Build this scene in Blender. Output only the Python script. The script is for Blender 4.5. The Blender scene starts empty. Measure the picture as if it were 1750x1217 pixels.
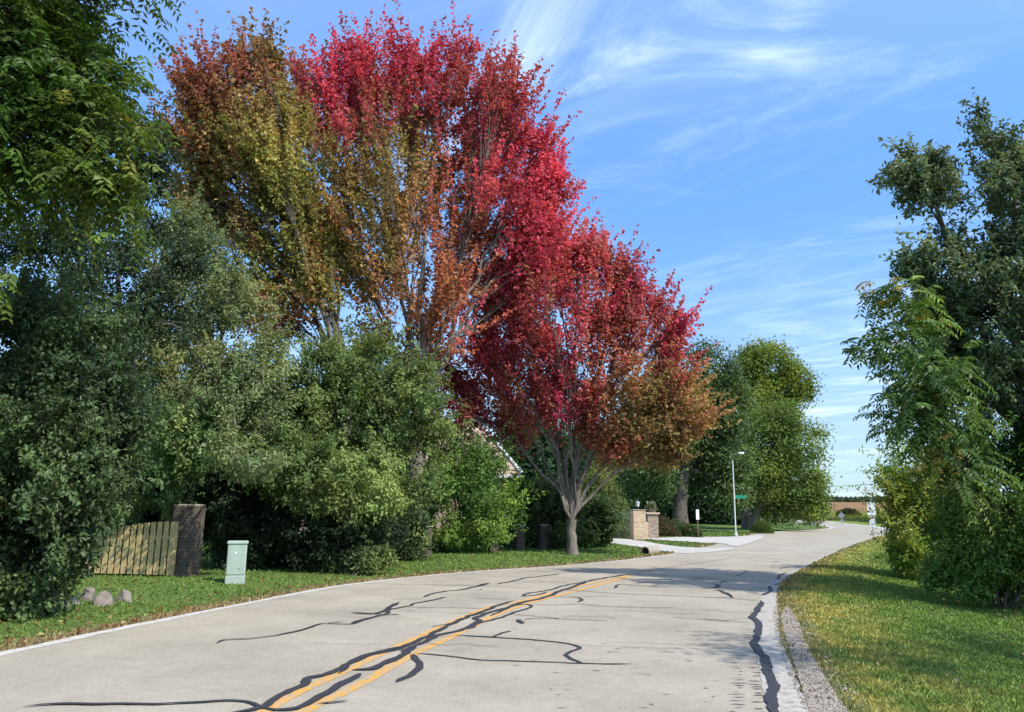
import bpy, math, numpy as np
from mathutils import Vector
rng = np.random.default_rng(7)
SC = bpy.context.scene
COL = SC.collection
# ------------------------------------------------------------------ camera
F, W, H, CX, CY, CAMZ = 1315., 1750, 1217, 875., 608.5, 1.65
PITCH, ROLL = math.atan((872-608.5)/F), math.radians(0.7)
_f = np.array([0, math.cos(PITCH), math.sin(PITCH)]); _u = np.array([0, -math.sin(PITCH), math.cos(PITCH)]); _r = np.array([1., 0, 0])
R_ = _r*math.cos(ROLL)+_u*math.sin(ROLL); U_ = _u*math.cos(ROLL)-_r*math.sin(ROLL)
EYE = np.array([0, 0, CAMZ])
def ray(px, py): return _f+R_*((px-CX)/F)-U_*((py-CY)/F)
def G(px, py, z=0.):                       # where a line of sight meets level ground
    d = ray(px, py); return EYE+d*((z-CAMZ)/d[2])
def P(px, py, Y):                          # a point on a line of sight Y metres ahead
    d = ray(px, py); return EYE+d*(Y/d[1])
cam = bpy.data.cameras.new('camera'); co = bpy.data.objects.new('camera', cam); COL.objects.link(co)
cam.sensor_width = 36; cam.lens = F/W*36; cam.clip_end = 6000; cam.clip_start = .05
co.location = EYE
from mathutils import Matrix
co.rotation_euler = Matrix((R_, U_, -_f)).transposed().to_euler()
SC.camera = co
# ------------------------------------------------------------------ light
SUN_EL, SUN_AZ = math.radians(47), math.radians(126)
SDIR = Vector((math.sin(SUN_AZ)*math.cos(SUN_EL), math.cos(SUN_AZ)*math.cos(SUN_EL), math.sin(SUN_EL)))
sl = bpy.data.lights.new('sun', 'SUN'); sl.energy = 3.6; sl.angle = math.radians(.6); sl.color = (1, .95, .87)
so = bpy.data.objects.new('sun', sl); COL.objects.link(so); so.rotation_euler = SDIR.to_track_quat('Z', 'Y').to_euler()
so.location = (20, -20, 40)
wd = bpy.data.worlds.new('World'); SC.world = wd; wd.use_nodes = True
nt = wd.node_tree; nt.nodes.clear()
def N(t, kind, **kw):
    n = t.nodes.new(kind)
    for k, v in kw.items():
        if hasattr(n, k): setattr(n, k, v)
        else: n.inputs[k.replace('_', ' ')].default_value = v
    return n
sky = N(nt, 'ShaderNodeTexSky', sky_type='NISHITA', sun_disc=False, sun_elevation=SUN_EL, sun_rotation=SUN_AZ, air_density=1.0, dust_density=.6, ozone_density=1.6, altitude=200)
tc = N(nt, 'ShaderNodeTexCoord'); sep = N(nt, 'ShaderNodeSeparateXYZ'); nt.links.new(tc.outputs['Generated'], sep.inputs[0])
def M(t, op, a, b=None, c=None):
    n = t.nodes.new('ShaderNodeMath'); n.operation = op
    for i, v in enumerate((a, b, c)):
        if v is None: continue
        if isinstance(v, (int, float)): n.inputs[i].default_value = v
        else: t.links.new(v, n.inputs[i])
    return n.outputs[0]
zz = M(nt, 'ADD', M(nt, 'MAXIMUM', sep.outputs[2], 0.), .12)
cu = M(nt, 'DIVIDE', sep.outputs[0], zz); cv = M(nt, 'DIVIDE', sep.outputs[1], zz)
cb = N(nt, 'ShaderNodeCombineXYZ'); nt.links.new(cu, cb.inputs[0]); nt.links.new(cv, cb.inputs[1])
def cloud(scale, rot, sx, sy, lo, hi, seed, det=7, dist=.6):
    m0 = N(nt, 'ShaderNodeMapping'); nt.links.new(cb.outputs[0], m0.inputs[0]); m0.inputs['Rotation'].default_value = (0, 0, math.radians(rot))
    mp = N(nt, 'ShaderNodeMapping'); nt.links.new(m0.outputs[0], mp.inputs[0]); mp.inputs['Scale'].default_value = (sx, sy, 1); mp.inputs['Location'].default_value = (seed, seed*.37, seed*1.3)
    no = N(nt, 'ShaderNodeTexNoise', Scale=scale, Detail=det, Roughness=.64, Distortion=dist); nt.links.new(mp.outputs[0], no.inputs['Vector'])
    mr = N(nt, 'ShaderNodeMapRange', interpolation_type='SMOOTHSTEP'); nt.links.new(no.outputs[0], mr.inputs[0])
    mr.inputs[1].default_value = lo; mr.inputs[2].default_value = hi
    return mr.outputs[0]
c1 = cloud(1.7, 33, .55, 1.2, .44, .84, 3.1, 12, 1.6)
c2 = cloud(3.4, 24, .4, 1.2, .46, .85, 8.4, 10, 1.5)
c3 = cloud(.7, 35, .6, 1.1, .36, .64, 5.7, 3, .2)
cl = M(nt, 'ADD', M(nt, 'MULTIPLY', M(nt, 'MULTIPLY', c1, c3), .80), M(nt, 'MULTIPLY', c2, .13))
hz = N(nt, 'ShaderNodeMapRange', interpolation_type='SMOOTHSTEP'); nt.links.new(sep.outputs[2], hz.inputs[0])
hz.inputs[1].default_value = .42; hz.inputs[2].default_value = 0.; hz.inputs[3].default_value = 0; hz.inputs[4].default_value = .20
cl = M(nt, 'MINIMUM', M(nt, 'ADD', cl, hz.outputs[0]), .85)
mx = N(nt, 'ShaderNodeMix', data_type='RGBA'); nt.links.new(cl, mx.inputs['Factor'])
tint = N(nt, 'ShaderNodeMix', data_type='RGBA', blend_type='MULTIPLY'); tint.inputs['Factor'].default_value = 1
nt.links.new(sky.outputs[0], tint.inputs[6])
rp = N(nt, 'ShaderNodeValToRGB'); nt.links.new(sep.outputs[2], rp.inputs[0]); e = rp.color_ramp.elements
e[0].position = 0.; e[0].color = (.30, .43, .54, 1); e[1].position = .62; e[1].color = (1.3, 1.4, 1.5, 1)
for p_, c_ in ((.10, (.37, .50, .62, 1)), (.30, (.50, .76, 1.0, 1)), (.45, (.72, .98, 1.22, 1))): q_ = e.new(p_); q_.color = c_
nt.links.new(rp.outputs[0], tint.inputs[7])
nt.links.new(tint.outputs[2], mx.inputs[6]); mx.inputs[7].default_value = (5.6, 6.5, 7.3, 1)
bg = N(nt, 'ShaderNodeBackground', Strength=.15); nt.links.new(mx.outputs[2], bg.inputs[0])
wo = N(nt, 'ShaderNodeOutputWorld'); nt.links.new(bg.outputs[0], wo.inputs[0])
SC.view_settings.view_transform = 'Standard'; SC.view_settings.look = 'None'; SC.view_settings.gamma = 1; SC.view_settings.exposure = .78
SC.render.engine = 'CYCLES'; SC.cycles.use_denoising = True; SC.cycles.max_bounces = 12; SC.cycles.diffuse_bounces = 8; SC.cycles.transmission_bounces = 10; SC.cycles.transparent_max_bounces = 4
# ------------------------------------------------------------------ helpers
def tag(o, label=None, cat=None, group=None, kind=None):
    for k, v in (('label', label), ('category', cat), ('group', group), ('kind', kind)):
        if v: o[k] = v
    return o
def empty(name, loc, label, cat, group=None, rz=0):
    o = bpy.data.objects.new(name, None); COL.objects.link(o); o.location = loc; o.rotation_euler.z = rz
    return tag(o, label, cat, group)
def link(name, me, mat, parent=None, loc=None):
    o = bpy.data.objects.new(name, me); COL.objects.link(o)
    if mat and not me.materials: me.materials.append(mat)
    if parent: o.parent = parent
    if loc is not None: o.location = loc
    return o
def mesh(name, verts, faces, cols=None, smooth=False):
    """faces: list of index arrays (n,k) of equal k, or list of lists"""
    me = bpy.data.meshes.new(name)
    verts = np.asarray(verts, np.float32)
    if isinstance(faces, np.ndarray): faces = [faces]
    if len(faces) and not isinstance(faces[0], np.ndarray):
        lens = np.array([len(f) for f in faces]); idx = np.array([i for f in faces for i in f], np.int32)
    else:
        faces = [f for f in faces if len(f)]
        lens = np.concatenate([np.full(len(f), f.shape[1]) for f in faces]); idx = np.concatenate([f.ravel() for f in faces]).astype(np.int32)
    me.vertices.add(len(verts)); me.vertices.foreach_set('co', verts.ravel())
    me.loops.add(len(idx)); me.loops.foreach_set('vertex_index', idx)
    me.polygons.add(len(lens)); me.polygons.foreach_set('loop_start', np.concatenate([[0], np.cumsum(lens)[:-1]]).astype(np.int32))
    if cols is not None:
        a = me.color_attributes.new('Col', 'FLOAT_COLOR', 'POINT')
        c = np.ones((len(verts), 4), np.float32); c[:, :3] = cols; a.data.foreach_set('color', c.ravel())
    me.update(calc_edges=True)
    me.polygons.foreach_set('use_smooth', np.full(len(lens), smooth))
    return me
class MB:
    def __init__(s): s.v = []; s.f = []
    def add(s, v, f):
        b = len(s.v); s.v += [tuple(map(float, p)) for p in v]; s.f += [[i+b for i in q] for q in f]
    def box(s, x0, x1, y0, y1, z0, z1, bev=0.):
        b = bev
        if b <= 0:
            v = [(x, y, z) for z in (z0, z1) for x, y in ((x0, y0), (x1, y0), (x1, y1), (x0, y1))]
            s.add(v, [(3, 2, 1, 0), (4, 5, 6, 7), (0, 1, 5, 4), (1, 2, 6, 5), (2, 3, 7, 6), (3, 0, 4, 7)]); return
        rings = []
        for z, i in ((z0, b), (z0+b, 0), (z1-b, 0), (z1, b)):
            q = [(x0+b+i, y0+i), (x1-b-i, y0+i), (x1-i, y0+b+i), (x1-i, y1-b-i), (x1-b-i, y1-i), (x0+b+i, y1-i), (x0+i, y1-b-i), (x0+i, y0+b+i)]
            rings.append([(x, y, z) for x, y in q])
        s.rings(rings)
    def rings(s, rings, cap=True):
        n = len(rings[0]); v = [p for r in rings for p in r]; f = []
        for k in range(len(rings)-1):
            for i in range(n): f.append((k*n+i, k*n+(i+1) % n, (k+1)*n+(i+1) % n, (k+1)*n+i))
        if cap: f += [tuple(range(n))[::-1], tuple(range((len(rings)-1)*n, len(rings)*n))]
        s.add(v, f)
    def lathe(s, prof, c=(0, 0, 0), n=16):
        s.rings([[(c[0]+r*math.cos(2*math.pi*i/n), c[1]+r*math.sin(2*math.pi*i/n), c[2]+z) for i in range(n)] for r, z in prof])
    def tube(s, pts, rad, n=8):
        v, f = tube_arrays(np.array(pts, float), np.array(rad if np.ndim(rad) else [rad]*len(pts), float), n); s.add(v, f.tolist())
        s.f += [list(range(len(s.v)-len(v), len(s.v)-len(v)+n))[::-1], list(range(len(s.v)-n, len(s.v)))]
    def build(s, name, mat, parent=None, loc=None, smooth=False):
        return link(name, mesh(name, s.v, s.f, smooth=smooth), mat, parent, loc)
def tube_arrays(p, r, n):
    t = np.gradient(p, axis=0); t /= np.linalg.norm(t, axis=1)[:, None]+1e-9
    ref = np.array([1., 0, 0]) if abs(t[0][0]) < .8 else np.array([0, 1., 0])
    a = np.cross(t, ref); a /= np.linalg.norm(a, axis=1)[:, None]+1e-9; b = np.cross(t, a)
    th = np.arange(n)*2*np.pi/n
    v = p[:, None]+r[:, None, None]*(a[:, None]*np.cos(th)[None, :, None]+b[:, None]*np.sin(th)[None, :, None])
    k, i = np.meshgrid(np.arange(len(p)-1), np.arange(n), indexing='ij'); j = (i+1) % n
    f = np.stack([k*n+i, k*n+j, (k+1)*n+j, (k+1)*n+i], -1).reshape(-1, 4)
    return v.reshape(-1, 3), f
def nrm(v): return v/(np.linalg.norm(v, axis=-1, keepdims=True)+1e-9)
def sstep(x, a, b):
    t = np.clip((x-a)/(b-a), 0, 1); return t*t*(3-2*t)
def hsh(ix, iy, iz):
    h = (ix*374761393+iy*668265263+iz*2147483647+1274126177) & 0xffffffff
    h = ((h ^ (h >> 13))*1103515245) & 0xffffffff; h = ((h ^ (h >> 16))*2654435769) & 0xffffffff
    return ((h >> 8) & 0xffff)/65535.
def noise(p, sc=1.):
    p = np.asarray(p, float)*sc
    if p.shape[1] == 2: p = np.c_[p, np.zeros(len(p))]
    i = np.floor(p).astype(np.int64); f = p-i; f = f*f*(3-2*f); o = 0
    for dx in (0, 1):
        for dy in (0, 1):
            for dz in (0, 1):
                w = (f[:, 0] if dx else 1-f[:, 0])*(f[:, 1] if dy else 1-f[:, 1])*(f[:, 2] if dz else 1-f[:, 2])
                o = o+w*hsh(i[:, 0]+dx, i[:, 1]+dy, i[:, 2]+dz)
    return o
def fbm(p, sc=1., o=4):
    s = 0; a = .5; t = 0
    for k in range(o): s = s+a*noise(np.asarray(p)+17.3*k, sc*2**k); t += a; a *= .5
    return s/t
def lin(r, g, b): return tuple(((c/255)/12.92 if c <= 10 else (((c/255)+.055)/1.055)**2.4) for c in (r, g, b))
# ------------------------------------------------------------------ materials
def newmat(name):
    m = bpy.data.materials.new(name); m.use_nodes = True; t = m.node_tree
    return m, t, t.nodes['Principled BSDF']
def simple(name, col, rough=.6, metal=0., var=.15, scale=8., bump=.0, spec=.4, bscale=40.):
    m, t, b = newmat(name); g = N(t, 'ShaderNodeNewGeometry')
    no = N(t, 'ShaderNodeTexNoise', Scale=scale, Detail=5., Roughness=.6); t.links.new(g.outputs['Position'], no.inputs['Vector'])
    mr = N(t, 'ShaderNodeMapRange'); t.links.new(no.outputs[0], mr.inputs[0]); mr.inputs[1].default_value = .25; mr.inputs[2].default_value = .75; mr.inputs[3].default_value = 1-var; mr.inputs[4].default_value = 1+var
    mi = N(t, 'ShaderNodeMix', data_type='RGBA', blend_type='MULTIPLY'); mi.inputs['Factor'].default_value = 1; mi.inputs[6].default_value = (*col, 1); t.links.new(mr.outputs[0], mi.inputs[7])
    t.links.new(mi.outputs[2], b.inputs['Base Color']); b.inputs['Roughness'].default_value = rough; b.inputs['Metallic'].default_value = metal; b.inputs['Specular IOR Level'].default_value = spec
    if bump:
        n2 = N(t, 'ShaderNodeTexNoise', Scale=bscale, Detail=4.); t.links.new(g.outputs['Position'], n2.inputs['Vector'])
        bp = N(t, 'ShaderNodeBump', Strength=bump, Distance=.02); t.links.new(n2.outputs[0], bp.inputs['Height']); t.links.new(bp.outputs[0], b.inputs['Normal'])
    return m
def leafmat(name, trans=.3, rough=.5, spec=.35, tcol=(1.25, 1.2, .7)):
    m, t, b = newmat(name); a = N(t, 'ShaderNodeVertexColor', layer_name='Col')
    t.links.new(a.outputs[0], b.inputs['Base Color']); b.inputs['Roughness'].default_value = rough; b.inputs['Specular IOR Level'].default_value = spec
    tr = N(t, 'ShaderNodeBsdfTranslucent'); mi = N(t, 'ShaderNodeMix', data_type='RGBA', blend_type='MULTIPLY'); mi.inputs['Factor'].default_value = 1
    t.links.new(a.outputs[0], mi.inputs[6]); mi.inputs[7].default_value = (*tcol, 1); t.links.new(mi.outputs[2], tr.inputs[0])
    ms = N(t, 'ShaderNodeMixShader'); ms.inputs[0].default_value = trans
    t.links.new(b.outputs[0], ms.inputs[1]); t.links.new(tr.outputs[0], ms.inputs[2]); t.links.new(ms.outputs[0], t.nodes['Material Output'].inputs[0])
    return m
def brickmat(name, c1, c2, mortar, bw=.22, bh=.075, ms=.012, bump=.6):
    m, t, b = newmat(name); g = N(t, 'ShaderNodeNewGeometry'); s = N(t, 'ShaderNodeSeparateXYZ'); t.links.new(g.outputs['Position'], s.inputs[0])
    c = N(t, 'ShaderNodeCombineXYZ'); t.links.new(M(t, 'ADD', s.outputs[0], s.outputs[1]), c.inputs[0]); t.links.new(s.outputs[2], c.inputs[1])
    br = N(t, 'ShaderNodeTexBrick', Scale=1.); t.links.new(c.outputs[0], br.inputs['Vector'])
    br.inputs['Color1'].default_value = (*c1, 1); br.inputs['Color2'].default_value = (*c2, 1); br.inputs['Mortar'].default_value = (*mortar, 1)
    br.inputs['Brick Width'].default_value = bw; br.inputs['Row Height'].default_value = bh; br.inputs['Mortar Size'].default_value = ms
    no = N(t, 'ShaderNodeTexNoise', Scale=6., Detail=5.); t.links.new(g.outputs['Position'], no.inputs['Vector'])
    mi = N(t, 'ShaderNodeMix', data_type='RGBA', blend_type='OVERLAY'); mi.inputs['Factor'].default_value = .5; t.links.new(br.outputs[0], mi.inputs[6]); t.links.new(no.outputs[0], mi.inputs[7])
    t.links.new(mi.outputs[2], b.inputs['Base Color']); b.inputs['Roughness'].default_value = .9
    bp = N(t, 'ShaderNodeBump', Strength=bump, Distance=.01); bp.invert = True; t.links.new(br.outputs['Fac'], bp.inputs['Height']); t.links.new(bp.outputs[0], b.inputs['Normal'])
    return m
def vcolmat(name, rough=.95, bump=.5, bscale=30., var=.35, vscale=9.):
    m, t, b = newmat(name); a = N(t, 'ShaderNodeVertexColor', layer_name='Col'); g = N(t, 'ShaderNodeNewGeometry')
    no = N(t, 'ShaderNodeTexNoise', Scale=vscale, Detail=8., Roughness=.7); t.links.new(g.outputs['Position'], no.inputs['Vector'])
    mr = N(t, 'ShaderNodeMapRange'); t.links.new(no.outputs[0], mr.inputs[0]); mr.inputs[1].default_value = .3; mr.inputs[2].default_value = .7; mr.inputs[3].default_value = 1-var; mr.inputs[4].default_value = 1+var
    mi = N(t, 'ShaderNodeMix', data_type='RGBA', blend_type='MULTIPLY'); mi.inputs['Factor'].default_value = 1; t.links.new(a.outputs[0], mi.inputs[6]); t.links.new(mr.outputs[0], mi.inputs[7])
    t.links.new(mi.outputs[2], b.inputs['Base Color']); b.inputs['Roughness'].default_value = rough; b.inputs['Specular IOR Level'].default_value = .1
    n2 = N(t, 'ShaderNodeTexNoise', Scale=bscale, Detail=6.); t.links.new(g.outputs['Position'], n2.inputs['Vector'])
    bp = N(t, 'ShaderNodeBump', Strength=bump, Distance=.05); t.links.new(n2.outputs[0], bp.inputs['Height']); t.links.new(bp.outputs[0], b.inputs['Normal'])
    return m
def roadmat(name, base, patch=.12, speck=.28, wear=None):
    """pale worn asphalt: fine aggregate speckle, broad wear patches; wear=(paint colour, threshold) gives worn paint over it"""
    m, t, b = newmat(name); g = N(t, 'ShaderNodeNewGeometry')
    def nz(sc, det, lo, hi, a, z, rough=.6):
        n = N(t, 'ShaderNodeTexNoise', Scale=sc, Detail=det, Roughness=rough); t.links.new(g.outputs['Position'], n.inputs['Vector'])
        r = N(t, 'ShaderNodeMapRange'); t.links.new(n.outputs[0], r.inputs[0])
        for i, v in enumerate((lo, hi, a, z)): r.inputs[i+1].default_value = v
        return r.outputs[0], n.outputs[0]
    big, _ = nz(.55, 5., .3, .7, 1-patch, 1+patch); mid, _ = nz(7., 4., .3, .7, .93, 1.07); fine, fr = nz(34., 4., .3, .7, 1-speck, 1+speck, .85); stain, _ = nz(1.7, 6., .62, .8, 1., .86)
    k = M(t, 'MULTIPLY', M(t, 'MULTIPLY', big, mid), M(t, 'MULTIPLY', fine, stain))
    mi = N(t, 'ShaderNodeMix', data_type='RGBA', blend_type='MULTIPLY'); mi.inputs['Factor'].default_value = 1; mi.inputs[6].default_value = (*base, 1); t.links.new(k, mi.inputs[7])
    out = mi.outputs[2]
    if wear:
        w, _ = nz(11., 8., wear[1]-.05, wear[1]+.09, 0., 1., .75)
        m2 = N(t, 'ShaderNodeMix', data_type='RGBA'); t.links.new(w, m2.inputs['Factor']); m2.inputs[6].default_value = (*wear[0], 1); t.links.new(out, m2.inputs[7]); out = m2.outputs[2]
    t.links.new(out, b.inputs['Base Color']); b.inputs['Roughness'].default_value = .9; b.inputs['Specular IOR Level'].default_value = .25
    bp = N(t, 'ShaderNodeBump', Strength=.35, Distance=.01); t.links.new(fr, bp.inputs['Height']); t.links.new(bp.outputs[0], b.inputs['Normal'])
    return m
def barkmat(name, c1, c2, sc=1.):
    m, t, b = newmat(name); g = N(t, 'ShaderNodeNewGeometry'); mp = N(t, 'ShaderNodeMapping'); t.links.new(g.outputs['Position'], mp.inputs[0]); mp.inputs['Scale'].default_value = (14*sc, 14*sc, 2.2*sc)
    no = N(t, 'ShaderNodeTexNoise', Scale=1., Detail=7., Roughness=.7, Distortion=.4); t.links.new(mp.outputs[0], no.inputs['Vector'])
    r = N(t, 'ShaderNodeValToRGB'); t.links.new(no.outputs[0], r.inputs[0]); r.color_ramp.elements[0].position = .35; r.color_ramp.elements[1].position = .65
    r.color_ramp.elements[0].color = (*c1, 1); r.color_ramp.elements[1].color = (*c2, 1); t.links.new(r.outputs[0], b.inputs['Base Color']); b.inputs['Roughness'].default_value = .95
    bp = N(t, 'ShaderNodeBump', Strength=.9, Distance=.03); t.links.new(no.outputs[0], bp.inputs['Height']); t.links.new(bp.outputs[0], b.inputs['Normal'])
    return m
ROADC = (.325, .284, .216)
m_road = roadmat('worn asphalt', ROADC, .17)
m_conc = roadmat('pale concrete', (.42, .39, .34), .08, .22)
m_white = roadmat('worn white paint', (.33, .305, .265), wear=((.50, .475, .42), .52))
m_yellow = roadmat('worn yellow paint', ROADC, wear=((.58, .29, .045), .50))
m_edge = roadmat('broken concrete edge', (.23, .20, .155), .15, .4, wear=((.40, .37, .315), .53))
m_gravel = roadmat('gravel', (.29, .25, .205), .2, .6)
m_tar = simple('crack sealant', (.032, .032, .036), .7, var=.25, scale=30, bump=.2)
m_grass = vcolmat('grass ground')
m_bl = leafmat('grass blade', .25, .6, .2, (1.15, 1.2, .7))
m_leaf = leafmat('green leaf', .38, .6, .22)
m_gloss = leafmat('glossy green leaf', .34, .5, .28)
m_maple = leafmat('autumn maple leaf', .42, .6, .2, (1.3, 1.0, .75))
m_bark = barkmat('grey bark', (.085, .068, .052), (.23, .195, .16))
m_dbark = barkmat('dark bark', (.045, .036, .03), (.15, .125, .10))
m_wood = None
# ------------------------------------------------------------------ ground and road
def smooth_line(pts, step=.5):
    p = np.array(pts, float); d = np.concatenate([[0], np.cumsum(np.linalg.norm(np.diff(p, axis=0), axis=1))])
    out = []
    for i in range(len(p)-1):
        p0, p1, p2, p3 = p[max(i-1, 0)], p[i], p[i+1], p[min(i+2, len(p)-1)]
        n = max(2, int((d[i+1]-d[i])/step)); t = np.linspace(0, 1, n, endpoint=False)[:, None]
        L = d[i+1]-d[i]
        m1 = (p2-p0)/max(d[min(i+1, len(p)-1)]-d[max(i-1, 0)], 1e-6)*L; m2 = (p3-p1)/max(d[min(i+2, len(p)-1)]-d[i], 1e-6)*L
        out.append((2*t**3-3*t**2+1)*p1+(t**3-2*t**2+t)*m1+(-2*t**3+3*t**2)*p2+(t**3-t**2)*m2)
    out.append(p[-1:]); return np.concatenate(out)
LEFT = smooth_line([(-5.3, -40), (-6.2, -15), (-6.45, 0), (-6.15, 6), (-5.74, 9.19), (-5.36, 11.07), (-4.71, 13.78), (-3.52, 17.78), (-1.3, 21.3), (1.78, 24.6), (5.3, 29.8), (10.2, 40.3), (19.6, 63.2), (26, 74.8), (32.9, 84.5), (39.5, 97), (45.5, 115), (56, 151), (66, 185), (68, 215), (55, 250), (20, 280), (-60, 310)])
RIGHT = smooth_line([(3.2, -40), (2.0, -15), (1.75, 0), (2.25, 5.5), (2.62, 7.2), (3.2, 9.3), (3.75, 11.2), (4.7, 14.1), (6.3, 18.7), (7.8, 22), (9.6, 25.6), (12.8, 31.9), (17.6, 41), (28.4, 60.8), (36.5, 76), (43.5, 90), (50, 106), (55.5, 124), (65, 155), (76, 190), (78.5, 220), (64, 260), (26, 291), (-56, 322)])
def sdist(p, line):
    """distance to a polyline, + on its right hand side"""
    a, b = line[:-1], line[1:]; best = np.full(len(p), 1e9); sg = np.ones(len(p))
    ab = b-a; l2 = (ab**2).sum(1)
    for s in range(0, len(p), 4000):
        q = p[s:s+4000, None, :]-a[None]
        t = np.clip((q*ab[None]).sum(2)/l2, 0, 1); d = q-t[..., None]*ab[None]; dd = (d**2).sum(2); k = dd.argmin(1); ii = np.arange(len(k))
        best[s:s+4000] = np.sqrt(dd[ii, k]); cr = ab[k, 0]*q[ii, k, 1]-ab[k, 1]*q[ii, k, 0]; sg[s:s+4000] = np.where(cr > 0, -1, 1)
    return best*sg
LC, RC = LEFT[::2], RIGHT[::2]
def dists(p): return -sdist(p, LC), sdist(p, RC)        # + outside on the left / on the right
def height(p, dl, dr):
    z = np.full(len(p), -.012)
    L = dl > 0; Rr = dr > 0
    z = np.where(L, -.012+.10*sstep(dl, .2, 4)+.12*sstep(dl, 4, 14)+.03*(noise(p, .8)-.5)*sstep(dl, .3, 2), z)
    ditch = -.012-.03*sstep(dr, 0, 1)-.34*sstep(dr, 1.0, 4.6)+.42*sstep(dr, 5.5, 12)+.06*(noise(p, .9)-.5)*sstep(dr, 1, 3)
    far = sstep(p[:, 1], 70, 105)
    hill = .6*sstep(dr, 7, 20)+2.2*sstep(dr, 14, 60)+5.2*sstep(dr, 30, 200)+8*sstep(dr, 250, 1500)
    z = np.where(Rr, ditch*(1-far)+(hill-.012)*far, z)
    return np.where((dl <= 0) & (dr <= 0), -.012-.06*sstep(-np.maximum(dl, dr), 0, .3), z)
CG = [np.array(c) for c in ((.112, .155, .036), (.078, .128, .030), (.29, .255, .07), (.20, .15, .075), (.15, .205, .045))]
def grasscol(p, dl, dr):
    n1 = fbm(p, .9, 4)[:, None]; n2 = fbm(p+91, 2.6, 4)[:, None]
    base = CG[0]*(1-n1)+CG[1]*n1
    left = base*1.0
    e = (1-sstep(dl, .05, .55+.5*n2[:, 0]))[:, None]; left = left*(1-e)+CG[3]*e
    y = ((1-sstep(dr, .6, 2.6))*sstep(n2[:, 0]+.5*n1[:, 0], .56, .92))[:, None]; right = (CG[4]*.55+base*.45)*(1-y)+CG[2]*y
    dry = (sstep(n1[:, 0], .52, .72)*sstep(dr, 4, 5)*.75)[:, None]; right = right*(1-dry)+np.array([.15, .13, .06])*dry
    e2 = (1-sstep(dr, .1, .7))[:, None]; right = right*(1-.7*e2)+CG[3]*.7*e2
    c = np.where((dl > 0)[:, None], left, right)
    far = sstep(p[:, 1], 70, 100)*sstep(dr, 0, 3)
    fld = np.array([.225, .13, .062])*(.8+.4*fbm(p, .05, 4)[:, None])
    wd_ = np.array([.16, .18, .03])*(.7+.6*n1)
    k1 = (far*sstep(dr, 6, 9))[:, None]; k2 = (far*sstep(dr+14*(fbm(p, .06)-.5), 40, 58))[:, None]
    c = c*(1-k1)+wd_*k1; return c*(1-k2)+fld*k2
def axis(segs):
    o = []
    for a, b, n in segs: o.append(np.linspace(a, b, n, endpoint=False))
    return np.concatenate(o+[[segs[-1][1]]])
gx = axis([(-3000, -300, 8), (-300, -60, 16), (-60, -14, 40), (-14, 16, 130), (16, 64, 110), (64, 200, 60), (200, 600, 20), (600, 3000, 10)])
gy = axis([(-400, -40, 6), (-40, 2, 24), (2, 36, 150), (36, 130, 150), (130, 320, 70), (320, 800, 24), (800, 4000, 10)])
X, Y = np.meshgrid(gx, gy); pg = np.c_[X.ravel(), Y.ravel()]
dl, dr = dists(pg); zg = height(pg, dl, dr)
ni, nj = len(gy), len(gx); ii, jj = np.meshgrid(np.arange(ni-1), np.arange(nj-1), indexing='ij'); k = (ii*nj+jj).ravel()
tag(link('ground', mesh('ground', np.c_[pg, zg], np.stack([k, k+1, k+nj+1, k+nj], 1), grasscol(pg, dl, dr), True), m_grass), kind='structure')
def gz(x, y):
    p = np.array([[x, y]], float); a, b = dists(p); return float(height(p, a, b)[0])
def on(px, py):
    g = G(px, py); g[2] = gz(g[0], g[1]); return g
def resample(l, n):
    d = np.concatenate([[0], np.cumsum(np.linalg.norm(np.diff(l, axis=0), axis=1))]); t = np.linspace(0, d[-1], n)
    return np.c_[np.interp(t, d, l[:, 0]), np.interp(t, d, l[:, 1])]
def normals2(l):
    t = np.gradient(l, axis=0); t /= np.linalg.norm(t, axis=1)[:, None]+1e-9; return np.c_[t[:, 1], -t[:, 0]]      # right hand
nR = 700; RR = resample(RIGHT, nR); LL = RR.copy()
# pair each right-edge sample with the nearest left-edge point
LL = resample(LEFT, nR)
cols = [LL*(1-s)+RR*s for s in np.linspace(0, 1, 9)]
v = np.concatenate([np.c_[c, np.zeros(nR)] for c in cols]); a = np.arange(nR-1)
f = np.concatenate([np.stack([(q*nR)+a, ((q+1)*nR)+a, ((q+1)*nR)+a+1, (q*nR)+a+1], 1) for q in range(8)])
tag(link('road', mesh('road', v, f), m_road), kind='structure')
def strip(line, o0, o1, z, name, mat, jit=0., w=None):
    n = normals2(line); j0 = (fbm(line*3.1, 1.)-.5)[:, None]*jit; j1 = (fbm(line*3.7+40, 1.)-.5)[:, None]*jit
    A = line+n*(o0+j0); B = line+n*(o1+j1); k = np.arange(len(line)-1); n_ = len(line)
    v = np.concatenate([np.c_[A, np.full(n_, z)], np.c_[B, np.full(n_, z)]])
    return tag(link(name, mesh(name, v, np.stack([k, k+n_, k+n_+1, k+1], 1)), mat), kind='structure')
selL = LEFT[(LEFT[:, 1] > -20) & (LEFT[:, 1] < 31)]; strip(resample(selL, 500), -.03, .16, .004, 'white_edge_line_left', m_white, .10)
selR = RIGHT[(RIGHT[:, 1] > -20) & (RIGHT[:, 1] < 120)]; selR = resample(selR, 900); _k = sstep(selR[:, 1], 13, 24)[:, None]
strip(selR, -.34+.22*_k, .02, .004, 'concrete_road_edge', m_edge, .12)
selL2 = LEFT[(LEFT[:, 1] > 64) & (LEFT[:, 1] < 260)]; strip(resample(selL2, 300), -.1, .5, .004, 'white_edge_line_far', m_conc, .1)
selR2 = RIGHT[(RIGHT[:, 1] > 80) & (RIGHT[:, 1] < 260)]; strip(resample(selR2, 300), -.9, .05, .008, 'white_edge_line_bend', m_conc, .1)
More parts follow.
